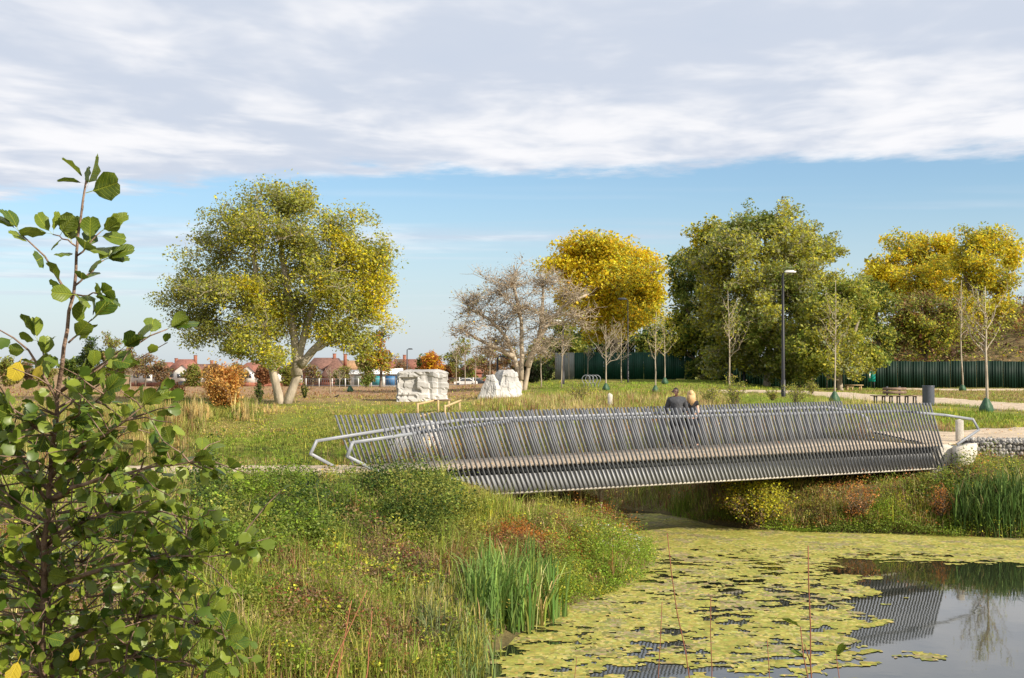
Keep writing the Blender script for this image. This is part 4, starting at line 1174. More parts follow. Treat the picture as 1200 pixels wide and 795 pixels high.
tree('poplar_tree', 'large spreading tree with twin trunks and yellow green leaves on the left', 'tree', 328, 477, 86,
    [[(330, 478), (324, 455), (319, 437), (314, 405), (305, 370), (300, 320), (296, 280)], [(334, 478), (345, 450), (351, 428), (356, 395), (372, 350), (385, 310), (392, 280)], [(351, 428), (372, 405), (400, 380), (425, 365)], [(348, 440), (345, 400), (338, 350), (330, 290), (325, 245)]],
    [(322, 240, 44, 30), (352, 238, 28, 22), (280, 258, 36, 28), (255, 295, 40, 34, 1), (300, 285, 50, 36, -2), (355, 285, 42, 34), (398, 272, 40, 24), (415, 300, 36, 26), (447, 302, 26, 18), (440, 330, 32, 26), (232, 340, 36, 32), (212, 352, 28, 16), (270, 345, 46, 34, -2), (325, 335, 52, 40, 2), (380, 335, 46, 34, -2), (420, 362, 38, 28), (400, 330, 46, 34), (365, 305, 40, 30), (350, 360, 44, 32), (300, 355, 40, 34), (445, 365, 26, 22), (250, 388, 40, 22), (292, 395, 34, 32, -2), (335, 385, 36, 30, 1), (385, 385, 40, 26), (425, 398, 34, 28), (315, 418, 20, 18, -3), (222, 375, 24, 16), (270, 412, 18, 12)],
    [(G_OL, 3.2), (SIL, 1.6), (G_MID, .8), (G_YE, 4), (YEL, .9)], 125000, .15, M['bark_pale'], .30, l2=11, l3=8, seed=1, clr=.5, colscale=.5, grad=.35)
tree('bare_sycamore', 'almost leafless pale branched tree behind the slanted boulder', 'tree', 606, 456, 102,
    [[(612, 457), (608, 440), (602, 415), (590, 390), (570, 372), (548, 362)], [(613, 457), (618, 435), (628, 405), (645, 375), (668, 352), (690, 345)], [(610, 445), (612, 415), (611, 380), (606, 350), (600, 325)], [(602, 418), (575, 405), (550, 392)], [(618, 430), (632, 395), (636, 360), (636, 330)]],
    [(555, 362, 30, 24), (580, 342, 32, 26), (608, 332, 34, 24), (640, 335, 32, 26), (668, 350, 26, 24), (545, 388, 24, 18), (572, 375, 34, 28), (608, 368, 38, 32), (645, 372, 34, 30), (680, 375, 22, 24), (590, 405, 34, 22), (635, 405, 32, 22), (565, 408, 18, 14)],
    [(TAN, 3), (GREY, 2), (G_OL, 1.2), (GOLD, .5)], 14000, .13, M['bark_tan'], .21, l2=18, l3=16, seed=2, clr=.5, twigr=.022)
tree('plane_tree', 'rounded tree with bright golden yellow leaves in the middle', 'tree', 722, 450, 128,
    [[(722, 451), (720, 430), (718, 400), (712, 360), (700, 325)], [(719, 410), (735, 375), (748, 345)], [(718, 395), (722, 350), (724, 315)]],
    [(682, 302, 32, 20), (712, 298, 34, 20), (742, 308, 28, 20), (668, 322, 24, 22), (700, 325, 40, 26, -2), (738, 330, 38, 26, -2), (758, 342, 24, 24), (675, 348, 28, 22), (710, 352, 42, 26, -3), (748, 362, 30, 24), (730, 378, 34, 18, -2), (690, 374, 30, 20), (760, 368, 18, 16), (712, 390, 22, 12)],
    [(YEL, 5), (GOLD, 2), (G_YE, 2.2), (G_OL, .8)], 80000, .25, M['bark'], .38, l2=11, l3=8, seed=3, clr=.65)
tree('willow_tree', 'broad olive green tree behind the tall lamp post', 'tree', 898, 459, 112,
    [[(898, 460), (900, 430), (903, 390), (905, 350), (900, 310), (896, 275)], [(902, 405), (880, 370), (862, 335)], [(904, 370), (925, 335), (940, 310)], [(901, 420), (930, 395), (950, 380)], [(899, 430), (870, 410), (850, 395)]],
    [(900, 268, 42, 20), (870, 275, 30, 18), (935, 278, 32, 20), (850, 295, 38, 24), (890, 298, 46, 28, -2), (940, 300, 38, 24), (968, 300, 22, 14), (838, 325, 34, 26), (880, 335, 46, 30, -3), (925, 335, 44, 30, -2), (960, 335, 32, 28), (845, 362, 36, 28, 1), (890, 372, 44, 30, -3), (935, 372, 42, 28, -2), (862, 398, 38, 26), (905, 405, 42, 28, -3), (945, 405, 38, 24), (880, 430, 38, 20), (925, 432, 40, 20, -2), (850, 425, 26, 20)],
    [(G_MID, 2), (G_OL, 4), (SIL, 2.6), (G_YE, 2.6)], 125000, .22, M['bark_pale'], .30, l2=12, l3=9, seed=4, clr=.42, colscale=.35)
tree('willow_tree', 'yellow tipped green tree at the left edge of the broad olive one', 'tree', 820, 455, 118,
    [[(822, 455), (822, 420), (820, 380), (822, 330), (830, 290)], [(821, 400), (808, 370), (800, 340)]],
    [(825, 285, 24, 18), (842, 278, 22, 14), (805, 305, 22, 20), (830, 315, 30, 24), (802, 335, 22, 24), (822, 350, 32, 28, -2), (808, 378, 28, 24), (828, 395, 30, 28, -2), (805, 412, 26, 20), (825, 432, 26, 16)],
    [(G_MID, 3), (G_DK, 1.5), (G_OL, 2.5), (G_YE, 1.6), (YEL, .5)], 30000, .25, M['bark'], .3, l2=8, l3=6, seed=5, clr=.5)
tree('willow_tree', 'lower leafy tree with pale drooping leaves behind the wrapped sapling', 'tree', 985, 457, 106,
    [[(985, 457), (984, 430), (980, 400), (975, 360), (970, 345)], [(982, 420), (1000, 395), (1008, 370)], [(981, 410), (960, 400), (950, 390)]],
    [(975, 352, 26, 18), (1000, 345, 22, 16), (955, 372, 28, 22), (985, 375, 34, 26, -2), (1008, 372, 20, 22), (965, 400, 34, 24, -2), (1000, 400, 28, 24), (1012, 420, 18, 12), (975, 425, 36, 20, -2), (945, 430, 26, 20), (1005, 430, 16, 12)],
    [(G_MID, 2), (G_OL, 4), (G_YE, 2.4), (SIL, 1)], 34000, .22, M['bark_pale'], .24, l2=8, l3=6, seed=6, clr=.45)
tree('plane_tree', 'golden tree above the overgrown bank near the right edge', 'tree', 1082, 430, 150,
    [[(1082, 440), (1082, 410), (1080, 370), (1078, 330), (1076, 300)], [(1081, 390), (1055, 350), (1035, 330)], [(1080, 370), (1102, 330), (1110, 300)]],
    [(1062, 300, 34, 20), (1095, 288, 34, 18), (1038, 318, 28, 20), (1075, 322, 42, 24, -2), (1108, 315, 30, 22), (1025, 335, 18, 12), (1045, 345, 34, 20), (1085, 350, 40, 22, -2), (1115, 345, 20, 24)],
    [(YEL, 3.4), (G_YE, 3), (GOLD, 1.4), (G_OL, 2)], 36000, .28, M['bark'], .38, l2=9, l3=7, seed=7, clr=.6)
tree('plane_tree', 'tree with thin yellow leaves at the right edge of the photo', 'tree', 1152, 420, 140,
    [[(1152, 432), (1152, 400), (1150, 360), (1150, 320), (1148, 290)], [(1151, 375), (1172, 340), (1182, 315)], [(1151, 360), (1135, 335), (1128, 315)]],
    [(1148, 285, 26, 18), (1172, 290, 22, 16), (1135, 305, 24, 20), (1160, 312, 28, 22, -2), (1186, 308, 14, 16), (1145, 338, 28, 22), (1172, 338, 24, 20), (1150, 365, 26, 20), (1175, 362, 18, 14), (1130, 370, 20, 20)],
    [(YEL, 2.6), (G_YE, 3), (GOLD, 1), (G_OL, 2.4)], 26000, .26, M['bark'], .34, l2=9, l3=7, seed=8, clr=.6)
tree('thicket_tree', 'brownish half bare tree under the golden crown on the right', 'tree', 1085, 430, 134,
    [[(1085, 435), (1085, 410), (1082, 380), (1080, 355)], [(1085, 415), (1065, 395), (1052, 380)], [(1085, 412), (1105, 390), (1112, 372)]],
    [(1082, 352, 30, 20), (1055, 370, 30, 20), (1110, 368, 24, 20), (1080, 382, 42, 22), (1048, 395, 28, 20), (1112, 395, 26, 20), (1075, 408, 34, 16), (1035, 412, 22, 16)],
    [(TAN, 2), (G_OL, 3), (RUS, 1.2), (G_MID, 1.5), (G_YE, 1)], 22000, .24, M['bark'], .2, l2=9, l3=8, seed=9, clr=.5, twigr=.03)
tree('thicket_tree', 'dark olive tree between the pale drooping tree and the golden one', 'tree', 1030, 440, 128,
    [[(1030, 442), (1030, 415), (1028, 380), (1028, 350)]],
    [(1022, 340, 20, 14), (1030, 362, 24, 20), (1012, 385, 18, 18), (1036, 395, 20, 20), (1025, 420, 24, 16)],
    [(G_MID, 2), (G_DK, 3), (G_OL, 3), (G_YE, .8)], 14000, .24, M['bark'], .2, seed=10, clr=.5)
# dark trees filling the gap behind the hoarding
for i, (px, py, d, top, rx, lab) in enumerate([(660, 448, 140, 375, 26, 'olive tree at the left end of the green hoarding'), (692, 446, 150, 385, 28, 'dark tree behind the hoarding under the left of the golden crown'), (728, 446, 152, 392, 26, 'dark tree behind the hoarding below the golden crown'),
        (765, 446, 148, 384, 24, 'dark tree behind the hoarding at the right edge of the golden crown'), (790, 446, 150, 372, 22, 'dark tree behind the hoarding right of the two wrapped saplings'), (845, 448, 146, 380, 30, 'dark tree behind the hoarding left of the tall lamp post'),
        (960, 448, 140, 385, 30, 'dark tree behind the pale drooping tree')]):
    h = py - top
    tree('background_tree', lab, 'tree', px, py, d, [[(px, py), (px + 1, py - h * .4), (px - 1, top + h * .2)]],
        [(px, top + h * .2, rx * .7, h * .2), (px - rx * .45, top + h * .42, rx * .6, h * .24), (px + rx * .45, top + h * .42, rx * .6, h * .24), (px, top + h * .6, rx * .8, h * .26), (px, top + h * .82, rx * .8, h * .2)],
        [(G_DK, 4), (G_MID, 2), (G_OL, 1.4 + (i == 0) * 4)], 8500, .30, M['bark'], .22, group='dark trees behind the hoarding', l2=7, l3=5, seed=20 + i, clr=.6)
# far tree line
FAR = [(6, 455, 420, 16, 330, 'o', 'far olive tree at the left edge of the photo'), (30, 455, 426, 14, 335, 'b', 'far brownish tree behind the lowest alder leaves'), (52, 455, 424, 13, 330, 'o', 'far olive tree left of the alder stem'), (84, 455, 418, 15, 300, 'g', 'far green tree right of the alder stem'),
    (105, 455, 396, 12, 260, 'c', 'dark layered cedar like tree left of the tall brown tree'), (128, 455, 392, 22, 262, 'o', 'tall olive brown tree behind the alder at the field edge'), (152, 455, 408, 16, 280, 'b', 'brown half bare tree left of the white houses'), (170, 455, 414, 14, 300, 'b', 'brown bare tree in front of the first bungalow'),
    (188, 456, 424, 10, 290, 'b', 'small bare tree between the bungalows'), (250, 456, 428, 12, 310, 'r', 'russet tree behind the orange bush'), (340, 455, 425, 10, 360, 'o', 'small tree behind the big tree trunks'), (446, 455, 388, 15, 150, 'y', 'yellow and rust tree under the right side of the big crown'),
    (430, 455, 402, 13, 175, 'o', 'olive tree beneath the right side of the big crown'), (506, 455, 412, 12, 330, 'a', 'small orange tree behind the largest boulder'), (498, 455, 418, 9, 340, 'g', 'small green tree above the largest boulder'), (545, 455, 402, 24, 300, 'o', 'rounded olive tree behind the bare saplings'),
    (575, 455, 408, 18, 290, 'b', 'brown tree left of the bare pale tree'), (600, 455, 406, 18, 260, 'b', 'brown tree behind the slanted boulder'), (630, 455, 398, 20, 230, 'o', 'olive tree behind the fork of the bare pale tree'), (655, 455, 404, 16, 200, 'o', 'thin olive tree left of the hoarding end'), (525, 455, 428, 12, 350, 'r', 'low russet tree right of the largest boulder'),
    (226, 456, 430, 9, 300, 'o', 'small olive tree right of the steep red roofed house'), (278, 456, 428, 10, 300, 'b', 'brown tree between the orange bush and the big tree'), (308, 456, 430, 8, 300, 'r', 'russet tree just left of the big tree trunks'), (366, 456, 428, 9, 290, 'b', 'brown bare tree right of the big tree trunks'),
    (403, 456, 430, 9, 290, 'o', 'small olive tree in front of the steep brown roof'), (428, 456, 426, 9, 285, 'b', 'brown bare tree in front of the shed'), (470, 456, 424, 9, 290, 'b', 'brown bare tree at the left of the largest boulder'), (134, 456, 426, 10, 300, 'o', 'low olive tree below the tall brown one')]
pals = {'o': [(G_OL, 3), (TAN, 1.5), (G_MID, 2)], 'b': [(TAN, 3), (GREY, 2), (RUS, 1), (G_OL, 1)], 'g': [(G_MID, 3), (G_DK, 2)], 'c': [(G_DK, 4), (G_MID, 1)], 'r': [(RUS, 3), (TAN, 1)], 'y': [(YEL, 2), (G_OL, 3), (ORG, 2), (G_DK, 1)], 'a': [(ORG, 3), (GOLD, 1)]}
for i, (px, py, top, rx, d, k, lab) in enumerate(FAR):
    h = py - top
    tree('background_tree', lab, 'tree', px, py, d, [[(px, py), (px + 1, py - h * .45), (px, top + h * .2)]],
        [(px, top + h * .2, rx * .65, h * .2), (px - rx * .5, top + h * .42, rx * .55, h * .22), (px + rx * .5, top + h * .45, rx * .55, h * .22), (px, top + h * .58, rx * .75, h * .24)] + ([(px, top + h * .82, rx * .8, h * .16)] if k in 'ocg' else []),
        pals[k], 4200 if k != 'b' else 2300, .42 * d / 280, M['bark'], .2, group='far tree line', l2=6, l3=5, seed=50 + i, clr=.7 * d / 280, twigr=.05)

# young planted trees
def young(px, py, top, d, spread, label, pal, nleaf, bag=False, fork=.35, r=.045, dense=9):
    s = d / F; h = (py - top) * s
    base = P(px, py, d); z = gz(base.x, base.y)
    root = empty('young_tree', (base.x, base.y, z), label, 'young tree', 'young trees planted in the park')
    w = MB(); n = 9
    t = np.linspace(0, 1, n); tr = np.stack([np.cumsum(rng.normal(0, .012, n)) * h * .3, np.cumsum(rng.normal(0, .012, n)) * h * .3, t * h], 1)
    w.tube(tr, np.linspace(r, r * .22, n), 6)
    t0 = []; t1 = []; tips = []
    for k in range(dense):
        f = fork + (1 - fork) * .75 * k / dense
        o = np.array([np.interp(f, t, tr[:, c]) for c in range(3)])
        a = rng.uniform(0, 2 * PI); ln = spread * s * rng.uniform(.7, 1.15) * (1 - .45 * (k / dense)); up = ln * rng.uniform(.8, 1.7)
        e = o + np.array([math.cos(a) * ln, math.sin(a) * ln, up]); e[2] = min(e[2], h * 1.0)
        cp = curve(o, e, -.08, 6, .03); w.tube(cp, np.linspace(r * .45, r * .12, 6), 4, cap=False)
        for q in range(9):
            b = cp[int(rng.integers(1, 6))]; v = rng.normal(size=3); v[2] = abs(v[2]) + .5; v /= np.linalg.norm(v)
            e2 = b + v * ln * rng.uniform(.25, .6); t0.append(b); t1.append(e2); tips += [e2, (b + e2) / 2, b]
    w.sticks(np.array(t0), np.array(t1), r * .16, r * .07)
    w.build('trunk', M['bark_pale'], root, local=True, smooth=True)
    tips = np.array(tips)
    if nleaf:
        c = tips[rng.integers(0, len(tips), nleaf)]; pos = c + rng.normal(0, .13 * spread * s, (nleaf, 3))
        lb = MB(); lb.leaves(pos, .11 * max(1, d / 85) * rng.uniform(.6, 1.3, nleaf), cols(nleaf, pal, pos, 3, .5)); lb.build('crown', M['leaf'], root, local=True)
    if bag:
        mb = MB(); hb = .48 + .1 * bag; m = 14; rings = [(0, .24), (.12, .28), (.3, .25), (.5, .17), (.62, .11), (.68, .08)]
        V = []
        for zz, rr in rings:
            for j in range(m):
                th = 2 * PI * j / m; fr = 1 + .14 * math.sin(3 * th + 1) + .06 * math.sin(7 * th + zz * 9)
                V.append((rr * fr * math.cos(th), rr * fr * math.sin(th), zz * hb / .68))
        i = np.arange(len(rings) - 1)[:, None] * m; j = np.arange(m)[None, :]; k2 = (j + 1) % m
        mb.add(V, [np.stack([i + j, i + k2, i + m + k2, i + m + j], -1).reshape(-1, 4), np.array([[(len(rings) - 1) * m + q for q in range(m)]])])
        mb.build('watering_bag', M['bag'], root, local=True)
    return root
YG = [(G_YE, 3), (G_OL, 3), (TAN, 1)]; YB = [(TAN, 2), (G_OL, 1), (GREY, 1)]
young(1156, 483, 335, 55, 34, 'tallest near young tree with a green watering bag beside the path on the right', YG, 500, 1.6, .45, .07, 12)
young(1128, 456, 326, 104, 18, 'slim young tree with a green watering bag in front of the right hoarding', YG, 350, .5, .45, .07)
young(978, 471, 326, 68, 22, 'young tree wrapped in a green watering bag between bridge and path', YG, 500, 1.6, .42, .05, 11)
young(969, 453, 350, 108, 16, 'thin young tree just left of the wrapped one by the path', YG, 250, False, .5, .05)
young(855, 462, 342, 92, 22, 'young tree with whitish stem left of the tall lamp post', YG, 450, False, .35, .06, 12)
young(768, 461, 366, 96, 20, 'young tree with green watering bag left of the man', YG, 420, .8, .4, .06)
young(779, 458, 378, 108, 16, 'smaller young tree with green bag just behind the man', YG, 420, .5, .4, .05)
young(710, 459, 382, 100, 30, 'young tree with wide bare branches and green bag by the cycle stand', YB, 160, .8, .38, .065, 16)
young(728, 459, 395, 110, 18, 'thin young tree left of the lamp post under the golden tree', YB, 120, False, .4, .05)
young(667, 452, 388, 118, 16, 'pale young tree just right of the lamp post by the hoarding end', YG, 300, False, .4, .05)
young(658, 458, 392, 104, 14, 'pale young tree just left of the lamp post by the hoarding end', YB, 150, False, .5, .06)
young(634, 459, 400, 105, 16, 'young tree in front of the dark bush right of the boulders', YB, 150, False, .45, .06)
young(614, 456, 418, 115, 9, 'very thin sapling right behind the slanted boulder', YB, 60, False, .5, .045)
young(689, 446, 405, 122, 9, 'short sapling against the green hoarding', YB, 60, False, .5, .05)
young(574, 457, 405, 118, 16, 'bare young tree left of the pointed boulder', YB, 130, False, .45, .055)
young(557, 458, 412, 120, 14, 'second bare young tree left of the pointed boulder', YB, 130, False, .45, .05)
young(545, 457, 410, 125, 14, 'third bare young tree left of the pointed boulder', YB, 130, False, .45, .05)
young(535, 458, 410, 128, 14, 'bare young tree nearest the largest boulder on its right', YB, 130, False, .45, .05)
young(410, 462, 436, 108, 8, 'small sapling with a pale stake right of the big tree', YB, 60, .4, .4, .04)
young(398, 460, 437, 112, 8, 'small sapling with a pale base in the field right of the big tree', YB, 60, False, .4, .04)
young(387, 463, 432, 104, 8, 'small sapling nearest the big tree trunks on the right', YB, 60, False, .4, .04)
young(153, 463, 436, 110, 6, 'thin stake like sapling in the field behind the alder', YB, 20, False, .6, .04)

# bushes
def bush(name, label, px, py, d, wpx, hpx, pal, nleaf, lsize, group=None, nst=26, seed=0, twig=.012):
    if d is None:
        X_, Y_ = hit([px], [py]); d = float(Y_[0])
    s = d / F; W = wpx * s; Hh = hpx * s
    base = P(px, py, d); z = gz(base.x, base.y)
    root = empty(name, (base.x, base.y, z), label, 'bush', group)
    wd = MB(); tips = []; t0 = []; t1 = []
    for k in range(nst):
        a = rng.uniform(0, 2 * PI); rr = math.sqrt(rng.uniform(0, 1)) 
        e = np.array([math.cos(a) * rr * W / 2, math.sin(a) * rr * W / 2, Hh * rng.uniform(.55, 1.0) * (1 - .35 * rr * rr)])
        cp = curve((e[0] * .15, e[1] * .15, 0), e, .05, 6, .05); wd.tube(cp, np.linspace(twig * 1.6, twig * .5, 6), 3, cap=False)
        for q in range(8):
            b = cp[int(rng.integers(1, 6))]; v = rng.normal(size=3); v[2] = abs(v[2]) * .8 + .2; v /= np.linalg.norm(v)
            e2 = b + v * rng.uniform(.1, .3) * min(W, Hh); t0.append(b); t1.append(e2); tips += [e2, (e2 + b) / 2]
    wd.sticks(np.array(t0), np.array(t1), twig * .6, twig * .25); wd.build('stems', M['bark'], root, local=True)
    tips = np.array(tips); tips = tips[tips[:, 2] > .02]
    pos = tips[rng.integers(0, len(tips), nleaf)] + rng.normal(0, .07 * min(W, Hh), (nleaf, 3)); pos[:, 2] = np.abs(pos[:, 2])
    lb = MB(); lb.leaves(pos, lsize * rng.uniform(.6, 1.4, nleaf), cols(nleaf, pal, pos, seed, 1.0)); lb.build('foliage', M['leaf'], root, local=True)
bush('orange_bush', 'round orange brown bush in the field left of the big tree', 262, 486, 78, 46, 58, [(ORG, 1), ((.66, .40, .11), 5), (TAN, 1)], 8000, .16, nst=40, seed=1, twig=.006)
bush('red_bush', 'low dark red bush in the field left of the orange one', 199, 472, 92, 34, 24, [(RUS, 3), (ORG, 3), (G_OL, .6)], 1600, .13, seed=2)
bush('dark_bush', 'dark shaded bush under the bare pale tree', 622, 459, 112, 36, 24, [((.02, .028, .012), 4), (G_DK, 2)], 4200, .2, seed=3, nst=40)  # near-black leaf tint paints the bush's shade into its colour
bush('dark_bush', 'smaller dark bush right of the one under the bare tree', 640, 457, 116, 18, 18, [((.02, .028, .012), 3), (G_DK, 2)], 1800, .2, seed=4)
bush('small_conifer', 'small dark green conifer left of the big tree trunks', 303, 468, 84, 9, 30, [(G_DK, 3), (G_MID, 2)], 1500, .10, seed=5)
bush('small_conifer', 'narrow green shrub right of the big tree trunks', 357, 463, 96, 8, 18, [(G_DK, 2), (G_OL, 2)], 900, .12, seed=6)
for i, (px, py, d, w, h, lab) in enumerate([(680, 476, 72, 30, 26, 'leafy shrub in dry grass left of the stub post'), (832, 478, 66, 28, 26, 'leafy shrub in dry grass just right of the woman'), (860, 483, 62, 26, 36, 'leafy shrub right of the woman below the whitish young tree'),
        (932, 478, 68, 34, 28, 'shrub beside the foot of the tall lamp post'), (905, 472, 74, 16, 14, 'small low shrub left of the tall lamp post foot'), (952, 462, 90, 16, 16, 'small shrub at the bend of the gravel path')]):
    bush('park_shrub', lab, px, py, d, w, h, [(G_OL, 3), (G_MID, 2), (G_YE, 2), (TAN, 1)], 900, .075, 'young shrubs behind the bridge', nst=14, seed=30 + i, twig=.012)
bush('yellow_bush', 'yellowing bush at the water edge under the middle of the bridge', 884, 613, None, 84, 50, [(G_YE, 5), (YEL, 1.2), (G_MID, 1.6), (TAN, 1)], 8000, .065, nst=80, seed=41, twig=.008)
bush('green_bush', 'small grassy green clump standing in the shallow water edge', 787, 611, 37.6, 30, 18, [(G_MID, 3), (G_YE, 2), ((.12, .2, .03), 2)], 1200, .05, nst=20, seed=42, twig=.006)
bush('rust_shrub', 'orange rust shrub on the far bank below the bridge', 1005, 610, None, 40, 48, [(ORG, 4), ((.62, .30, .10), 3), (TAN, 2)], 1300, .05, nst=24, seed=43, twig=.008)
bush('rust_shrub', 'second orange rust shrub on the far bank near the reeds', 1103, 610, None, 30, 44, [(ORG, 4), ((.62, .30, .10), 3), (TAN, 1)], 900, .05, nst=20, seed=44, twig=.008)

# dry stalk in front of the bridge fascia
def dry_stalk():
    p = P(703, 628, 33.0); z = gz(p.x, p.y)
    root = empty('dead_shrub', (p.x, p.y, z), 'pale dead stem standing at the peninsula edge under the bridge', 'dead shrub')
    mb = MB(); mb.tube([(0, 0, 0), (.02, 0, .6), (-.02, 0, 1.2)], [.05, .04, .02], 6)
    for k in range(40):
        a = rng.uniform(-1, 1, 2); z0 = rng.uniform(.4, 1.2)
        mb.sticks([(0, 0, z0)], [(a[0] * .3, a[1] * .3, z0 + rng.uniform(.1, .45))], .008, .003)
    mb.build('stem', M['bark_pale'], root, local=True)
dry_stalk()

# ---------------------------------------------------------------- ground vegetation
def inpoly(x, y, poly):
    ins = np.zeros(x.shape, bool); n = len(poly)
    for i in range(n):
        a = poly[i]; b = poly[(i + 1) % n]
        c = ((a[1] > y) != (b[1] > y)) & (x < (b[0] - a[0]) * (y - a[1]) / (b[1] - a[1] + 1e-12) + a[0])
        ins ^= c
    return ins
def scatter(poly, n, margin=0.1, seed_noise=None, dmax=450, avoid=True):
    """n points on the terrain whose density is even over a region of the view"""
    poly = np.array(poly, float); lo = poly.min(0); hi = poly.max(0)
    px = rng.uniform(lo[0], hi[0], n * 3); py = rng.uniform(lo[1], hi[1], n * 3)
    k = inpoly(px, py, poly); px = px[k][:n]; py = py[k][:n]
    X, Y = hit(px, py, dmax)
    ok = ~np.isnan(X); X = X[ok]; Y = Y[ok]
    X = X + rng.normal(0, .004, len(X)) * Y; 
    sd = sdist(X, Y); ok = sd > margin
    if avoid:
        ok &= polydist(X, Y, LPATH) > 1.25
        ok &= ~((polydist(X, Y, RPATH) < 2.75) & (X > 11.5))
        t = (X - NA[0]) * .86 + (Y - NA[1]) * .51
    X = X[ok]; Y = Y[ok]
    return np.stack([X, Y, ground(X, Y) - .01], 1)
def notpath(p, extra=0):
    ok = ~inpoly(p[:, 0], p[:, 1], np.array(pn + pf[::-1])) if len(p) else np.zeros(0, bool)
    return p[ok]
def stuff(name, mb, mat, label, cat):
    o = mb.build(name, mat)
    return tag(o, label, cat, kind='stuff')
L_GR = (.20, .27, .035); B_GR = (.24, .34, .035); STR = (.52, .42, .18); SOIL = (.11, .075, .045)
WILD = [(G_OL, 3), (L_GR, 3), (B_GR, 1), (TAN, 1.6), (STR, 1.0), (G_MID, 1.5), (RUS, .8)]

def clumps(mb, p, nper, h, w, pal, rad, bend=.35, seed=0, cscale=.6, hvar=.35):
    """grass tufts: nper blades round each point"""
    n = len(p)
    if not n: return
    hh = h * np.exp(rng.normal(0, hvar, n)) * np.clip(1 + 2.6 * (fbm(p[:, 0] * .9, p[:, 1] * .9, 3, seed + 5) - .5), .3, 1.9)
    cc = cols(n, pal, p, seed, cscale)
    q = np.repeat(p, nper, 0) + np.concatenate([rng.normal(0, rad, (n * nper, 2)), np.zeros((n * nper, 1))], 1)
    c = np.repeat(cc, nper, 0) * np.exp(rng.normal(0, .16, (n * nper, 1)))
    ww = (w if np.isscalar(w) else np.repeat(w, nper))
    mb.blades(q, np.repeat(hh, nper) * rng.uniform(.5, 1.15, n * nper), ww * rng.uniform(.6, 1.3, n * nper), np.clip(c, 0, .9), bend)
def herbs(mb, p, nper, h, rad, size, pal, seed=0, cscale=.6):
    """leafy herbs: small leaves spread through low mounds"""
    n = len(p)
    if not n: return
    hh = h * np.clip(1 + 3.2 * (fbm(p[:, 0] * 1.1, p[:, 1] * 1.1, 3, seed + 2) - .5), .25, 2.0) * np.exp(rng.normal(0, .25, n))
    cc = cols(n, pal, p, seed, cscale, mixr=.3)
    u = rng.uniform(0, 1, n * nper) ** .6
    q = np.repeat(p, nper, 0) + np.concatenate([rng.normal(0, rad, (n * nper, 2)) * (1.1 - .5 * u[:, None]), (u * np.repeat(hh, nper))[:, None]], 1)
    c = np.repeat(cc, nper, 0) * np.exp(rng.normal(0, .2, (n * nper, 1)))
    mb.leaves(q, size * rng.uniform(.6, 1.4, n * nper), np.clip(c, 0, .9), up=.6)

